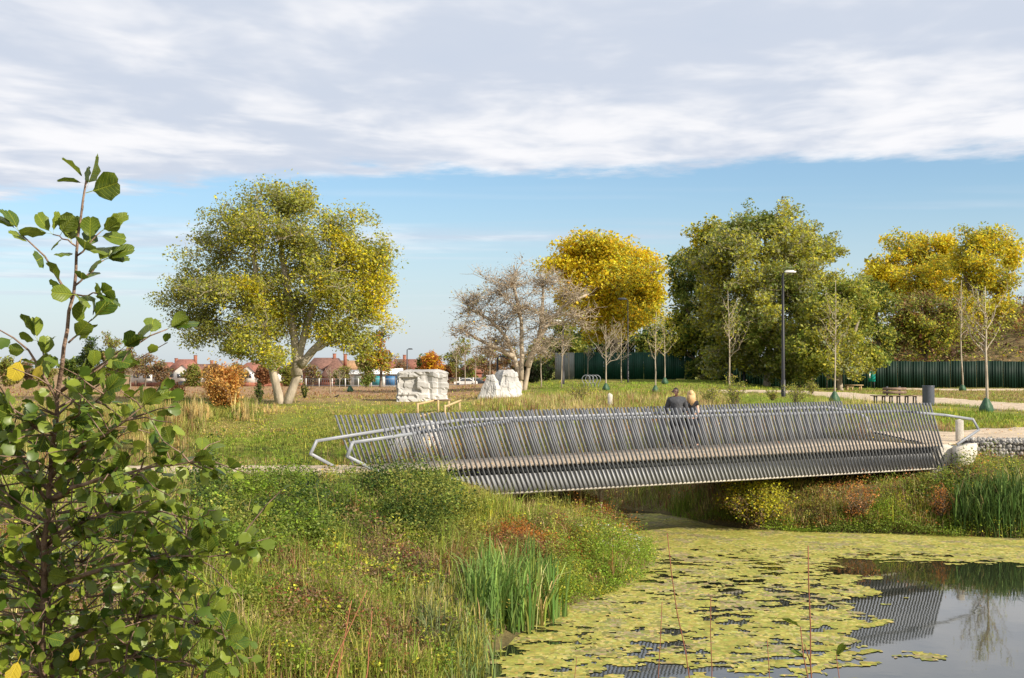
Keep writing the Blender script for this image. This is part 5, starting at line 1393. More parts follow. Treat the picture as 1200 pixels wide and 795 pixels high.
def vegetation():
    # near bank, left and bottom: rough mixed grass
    near = [(-40, 562), (240, 562), (440, 562), (500, 575), (640, 590), (700, 605), (770, 650), (700, 690), (640, 725), (560, 800), (-40, 800)]
    p = scatter(near, 6500, .15)
    mb = MB(); clumps(mb, p, 12, .29, .012, WILD, .09, .45, 1, .45)
    stuff('rough_grass', mb, M['grass'], 'rough mixed green and straw coloured grass covering the near bank', 'grass')
    p = scatter(near, 5200, .1)
    mb = MB(); herbs(mb, p, 24, .26, .12, .052, [(G_OL, 3), (L_GR, 3), (B_GR, 1.5), (G_YE, 1.4), (G_MID, 2.2), (TAN, 1.2), (RUS, .5), (SOIL, .6)], 4, .8)
    stuff('meadow_herbs', mb, M['leaf'], 'low mixed leafy herbs growing among the rough grass of the near bank', 'herbs')
    # brambles: dark green mounds in front of the left path
    mb = MB()
    for poly, n, h, pal in (([(225, 578), (300, 574), (400, 575), (450, 578), (480, 592), (470, 615), (420, 632), (330, 645), (250, 640), (225, 610)], 2800, .42, [(G_DK, 4), (G_MID, 3), (B_GR, 1.5)]),
            ([(240, 600), (360, 605), (380, 645), (330, 668), (240, 655)], 700, .4, [(L_GR, 3), (B_GR, 1.5), (G_MID, 2)]),
            ([(460, 572), (530, 585), (560, 610), (520, 650), (470, 640), (440, 610)], 900, .45, [(G_MID, 3), (G_DK, 2), (G_OL, 2)])):
        p = scatter(poly, n, .1); herbs(mb, p, 18, h * 1.05, .16, .055, pal, 7, .9)
    stuff('brambles', mb, M['leaf'], 'dense green bramble mounds in front of the gravel path', 'brambles')
    mb = MB()
    p = scatter([(480, 560), (560, 580), (600, 600), (560, 625), (500, 600)], 900, .1); clumps(mb, p, 8, .22, .012, [(G_YE, 3), (L_GR, 2), (G_OL, 2)], .10, .5, 3, .8)
    p = scatter([(560, 590), (700, 590), (700, 612), (640, 612), (570, 600)], 900, .1); clumps(mb, p, 7, .24, .012, [(TAN, 3), (G_OL, 2), (STR, 2), (G_YE, 1)], .10, .4, 3, .8)
    stuff('tall_grass', mb, M['grass'], 'tall yellow green grass under the left end of the bridge', 'grass')
    # rust coloured patch and the bright rim of the peninsula
    mb = MB()
    p = scatter([(590, 625), (660, 618), (690, 645), (670, 668), (600, 668), (570, 645)], 1500, .3); herbs(mb, p, 12, .24, .12, .045, [(ORG, 3), (RUS, 3), (G_OL, 1.5), (TAN, 1)], 9, 1.0)
    p = scatter([(670, 592), (720, 600), (750, 630), (720, 648), (680, 630)], 800, -.1); herbs(mb, p, 12, .34, .10, .04, [(ORG, 2), (TAN, 3), (RUS, 1), (STR, 1)], 9, 1.0)
    p = scatter([(480, 640), (560, 640), (540, 700), (470, 680)], 420, .3); herbs(mb, p, 10, .28, .12, .045, [(RUS, 2), (TAN, 2), (SOIL, 2)], 12, 1.0)
    p = scatter([(320, 700), (420, 690), (480, 795), (300, 795)], 300, .3); herbs(mb, p, 10, .34, .12, .04, [(RUS, 2), (TAN, 3)], 13, 1.0)
    stuff('rust_plants', mb, M['leaf'], 'patches of rust red and orange low plants on the peninsula', 'plants')
    mb = MB()
    p = scatter([(640, 640), (720, 620), (780, 650), (775, 680), (720, 705), (650, 730), (600, 715), (640, 670)], 2400, -.05); p[:, 2] = np.maximum(p[:, 2], WZ); herbs(mb, p, 12, .30, .11, .045, [(B_GR, 4), (L_GR, 3), (G_YE, 1.6), (G_MID, 1)], 14, 1.0)
    stuff('waterside_plants', mb, M['leaf'], 'bright green leafy plants along the rim of the peninsula', 'plants')
    mb = MB()
    p = scatter([(690, 635), (740, 630), (760, 665), (700, 660)], 60, .2); p[:, 2] += .32; herbs(mb, p, 8, .05, .04, .03, [((.75, .75, .68), 1)], 2)
    stuff('white_flowers', mb, M['leaf'], 'tiny white flower heads among the bright plants of the peninsula', 'flowers')
    # far bank of the pond, right
    mb = MB()
    rb = [(780, 614), (880, 612), (940, 560), (1120, 548), (1150, 540), (1480, 530), (1480, 660), (780, 640)]
    p = scatter(rb, 6200, .05); clumps(mb, p, 6, .24, .012, [(G_OL, 2), (TAN, 2), (L_GR, 3), (G_YE, 1.8), (RUS, 1), (STR, 1)], .09, .5, 17, .7)
    p = scatter([(720, 600), (790, 596), (900, 612), (800, 618), (720, 608)], 700, .03); clumps(mb, p, 6, .2, .014, [(B_GR, 2), (L_GR, 2), (G_MID, 1)], .08, .5, 18, .7)
    stuff('bank_grass', mb, M['grass'], 'mixed grass on the far pond bank below the bridge end', 'grass')
    mb = MB()
    p = scatter(rb, 5400, -.1); p[:, 2] = np.maximum(p[:, 2], WZ); herbs(mb, p, 9, .26, .13, .05, [(G_OL, 2), (RUS, 1), (ORG, 1), (TAN, 2), (L_GR, 2.4), (G_YE, 1)], 19, .8)
    p = scatter([(900, 612), (1000, 600), (1120, 598), (1150, 615), (1120, 640), (900, 640)], 1700, -.3); p[:, 2] = np.maximum(p[:, 2], WZ); herbs(mb, p, 12, .26, .11, .05, [(B_GR, 4), (L_GR, 2), (G_MID, 2)], 21, 1.0)
    p = scatter([(1060, 555), (1200, 545), (1200, 585), (1060, 590)], 800, .1); herbs(mb, p, 10, .28, .13, .055, [(G_MID, 3), (G_DK, 2), (L_GR, 2), (G_OL, 1)], 22, 1.0)
    stuff('bank_herbs', mb, M['leaf'], 'leafy green and brown plants on the far pond bank', 'plants')
    # bank behind the bridge, seen between the bars
    mb = MB()
    p = scatter([(380, 478), (1000, 474), (1120, 500), (1120, 525), (900, 600), (690, 600), (560, 545), (400, 545)], 7500, .05); p = notpath(p)
    clumps(mb, p, 5, .28, .018, [(G_OL, 3), (G_MID, 2), (TAN, 2.4), (L_GR, 1.4), (RUS, 1.3), (STR, 1)], .10, .45, 25, .5)
    stuff('bank_grass', mb, M['grass'], 'rough autumn grass on the slope behind the bridge', 'grass')
    mb = MB()
    p = scatter([(500, 500), (900, 500), (900, 560), (700, 590), (500, 540)], 1500, .05); herbs(mb, p, 9, .36, .16, .07, [(ORG, 1.5), (RUS, 2), (TAN, 2), (G_OL, 2), (G_MID, 1)], 26, .6)
    stuff('autumn_herbs', mb, M['leaf'], 'orange and brown autumn herbs on the slope behind the bridge', 'plants')
    # left middle distance
    mb = MB()
    p = scatter([(-30, 480), (230, 478), (240, 545), (-30, 552)], 3800, .05); clumps(mb, p, 6, .42, .022, [(TAN, 3), (G_OL, 3), (STR, 1.5), (RUS, 1), (G_MID, 1)], .12, .4, 30, .4)
    p = scatter([(150, 468), (215, 466), (300, 470), (300, 496), (150, 496)], 900, .05); clumps(mb, p, 8, .3, .03, [(G_MID, 2), (G_OL, 2)], .12, .4, 31, .5)
    stuff('dry_grass', mb, M['grass'], 'dry tangled grass on the left behind the gravel path', 'grass')
    mb = MB()
    for (x0, x1, y0, y1, n, h) in ((158, 190, 486, 496, 60, .75), (190, 215, 484, 496, 50, .8), (150, 215, 516, 540, 120, .62), (226, 240, 484, 494, 45, .85), (276, 294, 484, 494, 45, .85), (300, 330, 478, 486, 40, .4)):
        p = scatter([(x0, y0), (x1, y0), (x1, y1), (x0, y1)], n, .0); clumps(mb, p, 7, h, .03, [((.58, .43, .17), 4), (STR, 2)], .05, .12, 33, .5, .2)
    stuff('yellow_reeds', mb, M['grass'], 'stands of straw yellow reeds left of the big tree', 'reeds')
    mb = MB()
    p = scatter([(230, 508), (420, 508), (420, 532), (230, 532)], 1500, .05); clumps(mb, p, 5, .13, .03, [(B_GR, 1.6), (L_GR, 3), (G_OL, 3)], .10, .5, 35, .3)
    p = scatter([(250, 530), (470, 526), (470, 534), (250, 534)], 120, -.6); p[:, 2] = np.maximum(p[:, 2], WZ); clumps(mb, p, 5, .12, .03, [(B_GR, 3), (L_GR, 3)], .10, .5, 36, .3)
    stuff('marsh_grass', mb, M['grass'], 'bright green marsh grass along the narrow channel on the left', 'grass')
    # lawns
    mb = MB()
    p = scatter([(-30, 466), (600, 463), (600, 482), (480, 512), (220, 515), (-30, 485)], 11000, .2); clumps(mb, p, 4, .085, .035, [(G_OL, 4), (L_GR, 1.4), (G_YE, 1.6), (TAN, 2.2), (STR, .8)], .12, .5, 37, .12)
    p = scatter([(590, 447), (900, 446), (960, 458), (830, 459), (830, 470), (590, 470)], 4500, .2); p = notpath(p); clumps(mb, p, 4, .10, .045, [(B_GR, 4), (L_GR, 3), (G_YE, .8)], .14, .5, 38, .12)
    p = scatter([(840, 461), (960, 464), (1060, 476), (1230, 490), (1230, 505), (1100, 500), (840, 478)], 6500, .2); p = notpath(p); clumps(mb, p, 4, .11, .025, [(L_GR, 3), (B_GR, 2.4), (G_OL, 2), (G_YE, 1)], .10, .5, 39, .2)
    p = scatter([(950, 455.5), (1230, 455.5), (1230, 476), (1100, 468), (960, 460)], 3800, .2); p = notpath(p); clumps(mb, p, 4, .10, .035, [(L_GR, 2), (G_OL, 3), (TAN, 2.4), (RUS, .6)], .12, .5, 40, .12)
    p = scatter([(-30, 452.5), (560, 452.5), (560, 468), (-30, 468)], 3500, .2); clumps(mb, p, 3, .13, .06, [(TAN, 3), (RUS, 1), (G_OL, 1)], .2, .5, 41, .06)
    stuff('lawn_grass', mb, M['grass'], 'short mown grass of the park lawns beyond the pond', 'grass')
    mb = MB()
    p = scatter([(560, 463), (840, 461), (860, 478), (760, 486), (560, 486)], 3800, .2); p = notpath(p); clumps(mb, p, 6, .27, .024, [(STR, 3), (TAN, 3), (G_OL, 3), (RUS, .7), (L_GR, 1)], .12, .3, 43, .25)
    p = scatter([(960, 470), (1030, 473), (1030, 478), (960, 478)], 300, .2); p = notpath(p); clumps(mb, p, 6, .28, .02, [(STR, 2), (G_OL, 3)], .12, .3, 43, .25)
    stuff('meadow_grass', mb, M['grass'], 'long straw coloured meadow grass just behind the bridge railings', 'grass')
    # overgrown bank behind the right hoarding
    mb = MB()
    xx = rng.uniform(30, 85, 9000); yy = rng.uniform(120, 185, 9000) ; p = np.stack([xx, yy, ground(xx, yy)], 1); p = p[p[:, 2] > 3.6]
    herbs(mb, p, 9, 1.1, .45, .30, [(TAN, 3), (G_OL, 3), (RUS, 1.5), (G_YE, 1.6), (G_MID, 1), ((.16, .09, .06), 1.4)], 50, .16)
    stuff('brambles', mb, M['leaf'], 'brown and olive brambles covering the bank above the right hoarding', 'brambles')
vegetation()
def litter():
    mb = MB()
    n = 2600; px = rng.uniform(200, 1230, n); py = rng.uniform(470, 560, n); X, Y = hit(px, py)
    ok = ~np.isnan(X); X = X[ok]; Y = Y[ok]; ok = sdist(X, Y) > .3; X = X[ok]; Y = Y[ok]
    p = np.stack([X, Y, ground(X, Y) + .085], 1)
    mb.leaves(p, .09, cols(len(p), [(YEL, 1), (GOLD, 2), (ORG, 2), (TAN, 2), (RUS, 1)]), up=2.5)
    t = rng.uniform(0, 1, 260); w = rng.uniform(.03, .97, 260)
    a = NA + (NB - NA) * t[:, None]; b = FA + (FB - FA) * t[:, None]; q = a * (1 - w[:, None]) + b * w[:, None]
    mb.leaves(np.c_[q, np.full(260, ZD + .012)], .07, cols(260, [(GOLD, 2), (ORG, 2), (TAN, 3)]), up=3)
    stuff('fallen_leaves', mb, M['leaf'], 'scattered fallen yellow and brown leaves on the paths, deck and grass', 'leaves')
    mb = MB()
    def along(line, wd, n):
        L = np.array(line, float); s_ = np.r_[0, np.cumsum(np.linalg.norm(np.diff(L, axis=0), axis=1))]; t = rng.uniform(0, s_[-1], n)
        q = np.stack([np.interp(t, s_, L[:, 0]), np.interp(t, s_, L[:, 1])], 1) + rng.normal(0, wd, (n, 2))
        return np.c_[q, ground(q[:, 0], q[:, 1])]
    for line, wd, n, h in (([(-2.6, 28.95), (-5, 28.4), (-9, 28.15), (-14, 28.5), (-20, 29.2)], .12, 900, .12), ([(-3.75, 31.2), (-5.2, 31.2), (-9, 30.9), (-14, 31.3), (-20, 32)], .12, 900, .16), ([(11.9, 44.3), (14.5, 45.9), (19, 47.1), (25, 47.6)], .15, 700, .12), (pn, .2, 1500, .12), (pf, .25, 1200, .12)):
        clumps(mb, along(line, wd, n), 6, h, .018, [(L_GR, 3), (G_OL, 3), (TAN, 2), (B_GR, 1)], .07, .5, 60, .4)
    stuff('verge_grass', mb, M['grass'], 'uneven grass creeping over the edges of the gravel paths', 'grass')
litter()

def build_reeds():
    def reed(name, label, poly, n, h, w, pal, seed, nl=5, m=-.8, rad=.035):
        p = scatter(poly, n, m); p[:, 2] = np.maximum(p[:, 2], WZ - .1)
        mb = MB(); N = len(p) * nl
        q = np.repeat(p, nl, 0) + np.concatenate([rng.normal(0, rad, (N, 2)), np.zeros((N, 1))], 1)
        hh = h * rng.uniform(.45, 1.15, N); c = cols(N, pal, q, seed, 1.2)
        # three segment ribbons
        th = rng.uniform(0, 2 * PI, N); sd = np.stack([np.cos(th), np.sin(th), np.zeros(N)], 1)
        ph = rng.uniform(0, 2 * PI, N); am = np.abs(rng.normal(.10, .14, N))
        ld = np.stack([np.cos(ph), np.sin(ph), np.zeros(N)], 1) * am[:, None]
        W = w * rng.uniform(.6, 1.2, N)[:, None] * sd * .5
        Z = np.array([0, 0, 1.])
        a = q; b = q + (Z * .4 + ld * .3) * hh[:, None]; cc = q + (Z * .75 + ld * .9) * hh[:, None]; t = q + (Z * (1 - am[:, None] * .6) + ld * 1.9) * hh[:, None]
        V = np.stack([a - W, a + W, b + W, b - W, cc + W * .8, cc - W * .8, t], 1)
        i = np.arange(N)[:, None] * 7
        mb.add(V.reshape(-1, 3), [i + np.array([[0, 1, 2, 3]]), i + np.array([[3, 2, 4, 5]]), i + np.array([[5, 4, 6]])], np.repeat(c, 7, 0))
        tag(mb.build(name, M['grass']), label, 'reeds', kind='stuff')
    RG = [((.13, .22, .05), 4), ((.20, .30, .07), 2.5), (G_MID, 1.5), (STR, .5)]
    reed('bulrushes', 'tall green bulrush clump standing in the water at the near shore', [(552, 726), (600, 716), (648, 722), (652, 738), (600, 745), (552, 742)], 120, 1.22, .032, RG, 1)
    reed('bulrushes', 'green bulrush clump behind the tall one at the near shore', [(560, 690), (640, 685), (640, 700), (560, 712)], 55, 1.05, .028, RG, 2)
    reed('sedges', 'mid green sedges left of the bulrush clump', [(480, 715), (560, 705), (570, 750), (500, 770)], 150, .62, .018, [((.16, .20, .08), 3), (G_OL, 2), (STR, 1)], 3)
    reed('sedges', 'upright grassy sedges at the bottom edge of the photo', [(520, 765), (575, 765), (575, 810), (520, 810)], 70, .6, .018, [((.18, .24, .08), 3), (G_OL, 2)], 4)
    reed('bulrushes', 'dense green reeds on the right edge of the far bank', [(1125, 600), (1260, 592), (1260, 634), (1125, 630)], 420, 1.25, .030, [((.10, .17, .04), 4), (G_DK, 2), ((.18, .26, .07), 2), (STR, .6)], 5, m=-.3)
build_reeds()

# ---------------------------------------------------------------- floating algae
def build_algae():
    cx, cy = .048, .075
    xs = np.arange(-2, 32, cx); ys = np.arange(14, 42, cy)
    X, Y = np.meshgrid(xs, ys)
    x = X.ravel(); y = Y.ravel()
    px = 600 + F * x / y; py = HZ + F * (4.8 - WZ) / y
    keep = (px > -100) & (px < 1330)
    x = x[keep]; y = y[keep]; px = px[keep]; py = py[keep]
    sd = sdist(x, y); ins = sd < .12
    x, y, px, py, sd = x[ins], y[ins], px[ins], py[ins], sd[ins]
    big = fbm(x * .45 + 7, y * .28, 4, 61)
    fine = fbm(x * 1.9, y * 2.2, 4, 67)
    wx = fbm(x * .9, y * .6, 3, 71)
    # cover is dense in the middle and on the left, open at the lower right
    cov = np.full(x.shape, .80)
    open_r = sm(px + (wx - .5) * 260, 985, 1065) * sm(py + (wx - .5) * 40, 655, 680)
    cov = cov - 1.1 * open_r
    strip_open = np.exp(-((py - (664 + (px - 1000) * .03)) / 9.0) ** 2) * sm(px, 950, 1010)
    cov = cov - .9 * strip_open
    cov = cov - .55 * np.exp(-((px - 1000) / 70) ** 2 - ((py - 797) / 18) ** 2)
    cov = cov - .6 * np.exp(-((px - 770) / 75) ** 2 - ((py - 787) / 9) ** 2)
    cov = cov + .28 * (1 - sm(py, 632, 655))
    cov = cov - .35 * (1 - sm(px, 575, 640)) * sm(py, 715, 740)
    cov = cov - .9 * (1 - sm(px, 700, 770)) * (1 - sm(py, 612, 630)) 
    cov = cov - 1.2 * (y > 39.5)
    v = big * .30 + fine * .42 + fbm(x * 4.0, y * 6, 3, 83) * .70
    v = np.argsort(np.argsort(v)) / len(v) + rng.normal(0, .035, len(v))
    on = v < cov
    isl = (fbm(x * .5 + 31, y * .5, 3, 91) > .66) & (fine < .5) & (open_r > .3)
    on |= isl
    x, y = x[on], y[on]; N = len(x)
    # neighbouring cells share jittered corners, so the mats have ragged but closed edges
    def cr(ax, ay):
        jx = (vnoise(ax * 37.1, ay * 29.3, 5) - .5) * .07; jy = (vnoise(ax * 31.7, ay * 23.9, 6) - .5) * .11
        zz = WZ + .006 + .006 * vnoise(ax * 9, ay * 7, 8)
        return np.stack([ax + jx, ay + jy, zz], 1)
    V = np.stack([cr(x - cx / 2, y - cy / 2), cr(x + cx / 2, y - cy / 2), cr(x + cx / 2, y + cy / 2), cr(x - cx / 2, y + cy / 2)], 1).reshape(-1, 3)
    pos = np.stack([x, y, np.zeros(N)], 1)
    c = cols(N, [((.25, .24, .05), 3), ((.33, .295, .07), 3), ((.38, .33, .11), 1.4), ((.19, .19, .05), 2.4), ((.27, .22, .11), 1.0)], pos, 3, 2.2, .05, mixr=.38)
    mb = MB(); mb.add(V, [np.arange(N * 4).reshape(-1, 4)], np.repeat(c, 4, 0))
    tag(mb.build('algae_mats', M['algae']), 'yellow green algae mats floating on the pond', 'algae', kind='stuff')
build_algae()

# ---------------------------------------------------------------- foreground alder
def leaf_mesh(name, mat, seed):
    """round alder leaf with a notched tip, toothed rim and a folded midrib; 1 unit long along +Y"""
    r = np.random.default_rng(seed)
    ts = np.array([0, .12, .3, .5, .7, .88, .98]); wd = np.array([.02, .20, .36, .43, .42, .30, .10])
    cup = r.uniform(-.10, .25); bendz = r.uniform(-.35, .12)
    V = []
    for t, w in zip(ts, wd):
        z = bendz * t * t
        V.append((0, t if t < .97 else .94, z - .02))
    for sgn in (-1, 1):
        for i, (t, w) in enumerate(zip(ts, wd)):
            V.append((sgn * w * .52, t, bendz * t * t + cup * w * .5 + .025 * (i % 2)))
        for i, (t, w) in enumerate(zip(ts, wd)):
            V.append((sgn * w * (1 + .06 * ((i % 2) * 2 - 1)), t + .03, bendz * t * t + cup * w * 1.2 - .05 * (i % 2) + r.uniform(-.03, .03)))
    f = []
    for k, sgn in enumerate((-1, 1)):
        o = 7 + k * 14
        for i in range(6):
            q1 = (i, i + 1, o + i + 1, o + i); q2 = (o + i, o + i + 1, o + 7 + i + 1, o + 7 + i)
            if sgn < 0: q1 = q1; q2 = q2
            else: q1 = q1[::-1]; q2 = q2[::-1]
            f += [q1, q2]
    # petiole
    n = len(V); V += [(-.012, -.25, .02), (.012, -.25, .02), (.012, .02, 0), (-.012, .02, 0)]; f.append((n, n + 1, n + 2, n + 3))
    me = bpy.data.meshes.new(name); me.from_pydata(V, [], f); me.update()
    for p in me.polygons: p.use_smooth = True
    me.materials.append(mat)
    return me
def mat_alder(name, col, col2, transl=.35):
    m, N, L, b = mat_new(name)
    tc = N.new('ShaderNodeTexCoord'); sep = N.new('ShaderNodeSeparateXYZ'); L.new(tc.outputs['Object'], sep.inputs[0])
    ab = N.new('ShaderNodeMath'); ab.operation = 'ABSOLUTE'; L.new(sep.outputs[0], ab.inputs[0])
    mu = N.new('ShaderNodeMath'); mu.operation = 'MULTIPLY'; mu.inputs[1].default_value = .8; L.new(ab.outputs[0], mu.inputs[0])
    sb = N.new('ShaderNodeMath'); sb.operation = 'SUBTRACT'; L.new(sep.outputs[1], sb.inputs[0]); L.new(mu.outputs[0], sb.inputs[1])
    mm = N.new('ShaderNodeMath'); mm.operation = 'MULTIPLY'; mm.inputs[1].default_value = 44; L.new(sb.outputs[0], mm.inputs[0])
    si = N.new('ShaderNodeMath'); si.operation = 'SINE'; L.new(mm.outputs[0], si.inputs[0])
    vein = N.new('ShaderNodeMapRange'); vein.inputs[1].default_value = .75; vein.inputs[2].default_value = 1.0; L.new(si.outputs[0], vein.inputs[0])
    mid = N.new('ShaderNodeMapRange'); mid.inputs[1].default_value = .03; mid.inputs[2].default_value = .012; L.new(ab.outputs[0], mid.inputs[0])
    mxm = N.new('ShaderNodeMath'); mxm.operation = 'MAXIMUM'; L.new(vein.outputs[0], mxm.inputs[0]); L.new(mid.outputs[0], mxm.inputs[1])
    noi = N.new('ShaderNodeTexNoise'); noi.inputs['Scale'].default_value = 3; noi.inputs['Detail'].default_value = 5; L.new(tc.outputs['Object'], noi.inputs['Vector'])
    oi = N.new('ShaderNodeObjectInfo')
    mr = N.new('ShaderNodeMath'); mr.operation = 'MULTIPLY_ADD'; mr.inputs[1].default_value = .8; L.new(oi.outputs['Random'], mr.inputs[0])
    nm = N.new('ShaderNodeMath'); nm.operation = 'MULTIPLY_ADD'; nm.inputs[1].default_value = .9; nm.inputs[2].default_value = -.4; L.new(noi.outputs[0], nm.inputs[0]); L.new(nm.outputs[0], mr.inputs[2])
    c1 = N.new('ShaderNodeMixRGB'); c1.inputs[1].default_value = (*col, 1); c1.inputs[2].default_value = (*col2, 1); L.new(mr.outputs[0], c1.inputs[0]); c1.use_clamp = True
    c2 = N.new('ShaderNodeMixRGB'); L.new(c1.outputs[0], c2.inputs[1]); c2.inputs[2].default_value = (min(1, col2[0] * 1.9), min(1, col2[1] * 1.7), col2[2] * 1.5, 1)
    sc = N.new('ShaderNodeMath'); sc.operation = 'MULTIPLY'; sc.inputs[1].default_value = .55; L.new(mxm.outputs[0], sc.inputs[0]); L.new(sc.outputs[0], c2.inputs[0])
    L.new(c2.outputs[0], b.inputs['Base Color']); b.inputs['Roughness'].default_value = .38; b.inputs['Specular IOR Level'].default_value = .4
    bp = N.new('ShaderNodeBump'); bp.inputs['Strength'].default_value = .6; bp.inputs['Distance'].default_value = .04; bp.invert = True; L.new(mxm.outputs[0], bp.inputs['Height']); L.new(bp.outputs[0], b.inputs['Normal'])
    t = N.new('ShaderNodeBsdfTranslucent'); L.new(c2.outputs[0], t.inputs[0])
    mx = N.new('ShaderNodeMixShader'); mx.inputs[0].default_value = transl; L.new(b.outputs[0], mx.inputs[1]); L.new(t.outputs[0], mx.inputs[2]); L.new(mx.outputs[0], N['Material Output'].inputs[0])
    return m
M['alder'] = mat_alder('alder_green', (.05, .105, .013), (.24, .30, .034), .30)
M['alder_yellow'] = mat_alder('alder_yellow', (.45, .36, .03), (.60, .46, .05))
M['alder_bark'] = mat_flat('alder_bark', (.17, .10, .065), .7, var=.35, scale=25, bump=.4, bscale=60, col2=(.30, .20, .14))

def build_alder():
    base = P(60, 1130, 3.7); bz = gz(base.x, base.y)
    root = empty('alder_sapling', (base.x, base.y, bz), 'young alder shrub with large round green leaves in the left foreground', 'shrub')
    B = np.array([base.x, base.y, bz])
    def pt(x, y, d): return np.array(list(P(x, y, d)))
    branches = [  # pixel x, pixel y, distance ; start radius ; leaf weight
        ([(55, 1130, 3.7), (50, 900, 3.7), (50, 793, 3.7), (51, 680, 3.65), (57, 580, 3.6), (68, 470, 3.55), (77, 400, 3.5), (88, 320, 3.5), (95, 250, 3.5), (101, 212, 3.5)], .016, 'stem'),
        ([(75, 1130, 3.8), (66, 900, 3.8), (61, 793, 3.75), (58, 700, 3.75), (56, 660, 3.7), (66, 590, 3.7), (72, 540, 3.7)], .014, 'stem'),
        ([(110, 1130, 3.9), (96, 900, 3.9), (92, 795, 3.9), (100, 700, 3.9), (95, 640, 3.85)], .011, 'stem'),
        ([(130, 1120, 3.6), (135, 900, 3.6), (140, 795, 3.6), (155, 742, 3.6), (168, 710, 3.55), (178, 680, 3.55)], .008, 'b'),
        ([(72, 458, 3.55), (88, 444, 3.5), (105, 437, 3.45), (128, 424, 3.4), (142, 410, 3.4)], .006, 'b'),
        ([(100, 440, 3.45), (120, 432, 3.5), (142, 418, 3.5), (160, 402, 3.5), (180, 392, 3.5), (196, 386, 3.5)], .004, 'b'),
        ([(80, 402, 3.5), (97, 386, 3.5), (108, 374, 3.5)], .003, 'b'),
        ([(68, 470, 3.55), (55, 445, 3.55), (42, 425, 3.5), (30, 402, 3.5), (14, 388, 3.5), (-4, 385, 3.5)], .005, 'b'),
        ([(55, 445, 3.55), (50, 420, 3.6), (44, 400, 3.6)], .003, 'b'),
        ([(84, 350, 3.5), (70, 330, 3.5), (56, 305, 3.5), (40, 285, 3.5), (22, 272, 3.5)], .004, 'b'),
        ([(88, 335, 3.5), (104, 320, 3.5), (122, 305, 3.5)], .003, 'b'), ([(90, 300, 3.5), (105, 285, 3.5), (118, 272, 3.5)], .003, 'b'), ([(86, 345, 3.5), (100, 348, 3.45), (116, 345, 3.4)], .003, 'b'),
        ([(91, 290, 3.5), (76, 280, 3.5), (62, 275, 3.5)], .0025, 'b'),
        ([(60, 560, 3.6), (90, 528, 3.5), (118, 512, 3.45), (148, 500, 3.4), (165, 478, 3.4)], .006, 'b'),
        ([(57, 585, 3.6), (100, 565, 3.5), (150, 553, 3.4), (190, 546, 3.35), (222, 542, 3.3)], .007, 'b'),
        ([(54, 640, 3.65), (90, 612, 3.6), (135, 600, 3.5), (175, 598, 3.45), (210, 604, 3.4), (232, 608, 3.4)], .007, 'b'),
        ([(56, 690, 3.7), (110, 668, 3.6), (165, 655, 3.5), (210, 652, 3.45), (245, 654, 3.4), (268, 650, 3.4)], .008, 'b'),
        ([(60, 760, 3.75), (110, 735, 3.7), (160, 722, 3.6), (210, 722, 3.5), (245, 735, 3.45), (262, 745, 3.4)], .008, 'b'),
        ([(62, 800, 3.75), (110, 775, 3.7), (160, 768, 3.6), (205, 774, 3.5), (240, 784, 3.4)], .008, 'b'),
        ([(178, 680, 3.55), (205, 655, 3.5), (235, 632, 3.45)], .004, 'b'),
        ([(50, 700, 3.7), (30, 675, 3.65), (10, 662, 3.6), (-15, 650, 3.6)], .007, 'b'),
        ([(52, 650, 3.65), (35, 610, 3.65), (15, 590, 3.6), (-15, 580, 3.6)], .006, 'b'),
        ([(56, 590, 3.6), (40, 560, 3.6), (25, 535, 3.6), (8, 520, 3.6)], .005, 'b'),
        ([(64, 510, 3.55), (45, 498, 3.5), (25, 495, 3.5), (10, 480, 3.5)], .004, 'b'),
        ([(50, 760, 3.7), (28, 745, 3.6), (8, 742, 3.55), (-15, 735, 3.55)], .006, 'b'),
        ([(48, 820, 3.7), (25, 805, 3.6), (5, 790, 3.5), (-15, 785, 3.5)], .006, 'b'),
        ([(66, 500, 3.55), (85, 490, 3.5), (105, 475, 3.45), (122, 462, 3.4)], .004, 'b'), ([(68, 478, 3.55), (90, 470, 3.6), (112, 455, 3.6), (130, 440, 3.6)], .004, 'b'),
        ([(95, 640, 3.85), (120, 630, 3.8), (150, 628, 3.8), (180, 620, 3.75)], .004, 'b'), ([(100, 700, 3.9), (130, 695, 3.85), (165, 700, 3.8), (200, 690, 3.75)], .004, 'b')]
    wood = MB(); spots = []
    def addleaf(p, d, size, yellow=False):
        spots.append((p, d, size, yellow))
    for pts, r, kind in branches:
        Q = np.array([pt(*q) for q in pts]); L = np.r_[0, np.cumsum(np.linalg.norm(np.diff(Q, axis=0), axis=1))]
        n = max(6, int(L[-1] / .05)); t = np.linspace(0, L[-1], n); R = np.stack([np.interp(t, L, Q[:, k]) for k in range(3)], 1)
        for _ in range(2): R[1:-1] = (R[:-2] + R[2:] + 2 * R[1:-1]) / 4
        R[1:-1] += rng.normal(0, .0025, (n - 2, 3))
        if r > .009: R[0] = R[0]; 
        wood.tube(R, np.linspace(r, max(.0016, r * .18), n), 7)
        if kind == 'stem':
            # shoots and leaves from the upper leader only
            ks = [i for i in range(n) if R[i][2] > P(0, 480, 3.6).z]
            for i in ks:
                if (r > .0155) and R[i][2] > P(0, 360, 3.6).z and rng.uniform() < .85:
                    v = rng.normal(size=3) * np.array([1, .7, .4]) + np.array([0, 0, .35]); addleaf(R[i], v / np.linalg.norm(v), rng.uniform(.042, .062))
            if r > .0155:
                e = R[-1]
                for v, s_ in (((-.6, -.5, .75), .07), ((.5, -.5, .7), .09), ((-.8, -.3, .2), .06), ((.95, -.2, .25), .085), ((.05, .3, 1), .05)): addleaf(e - np.array([0, 0, rng.uniform(0, .04)]), np.array(v) / np.linalg.norm(v), s_)
            low = [i for i in range(n) if P(0, 900, 3.6).z < R[i][2] < P(0, 480, 3.6).z]
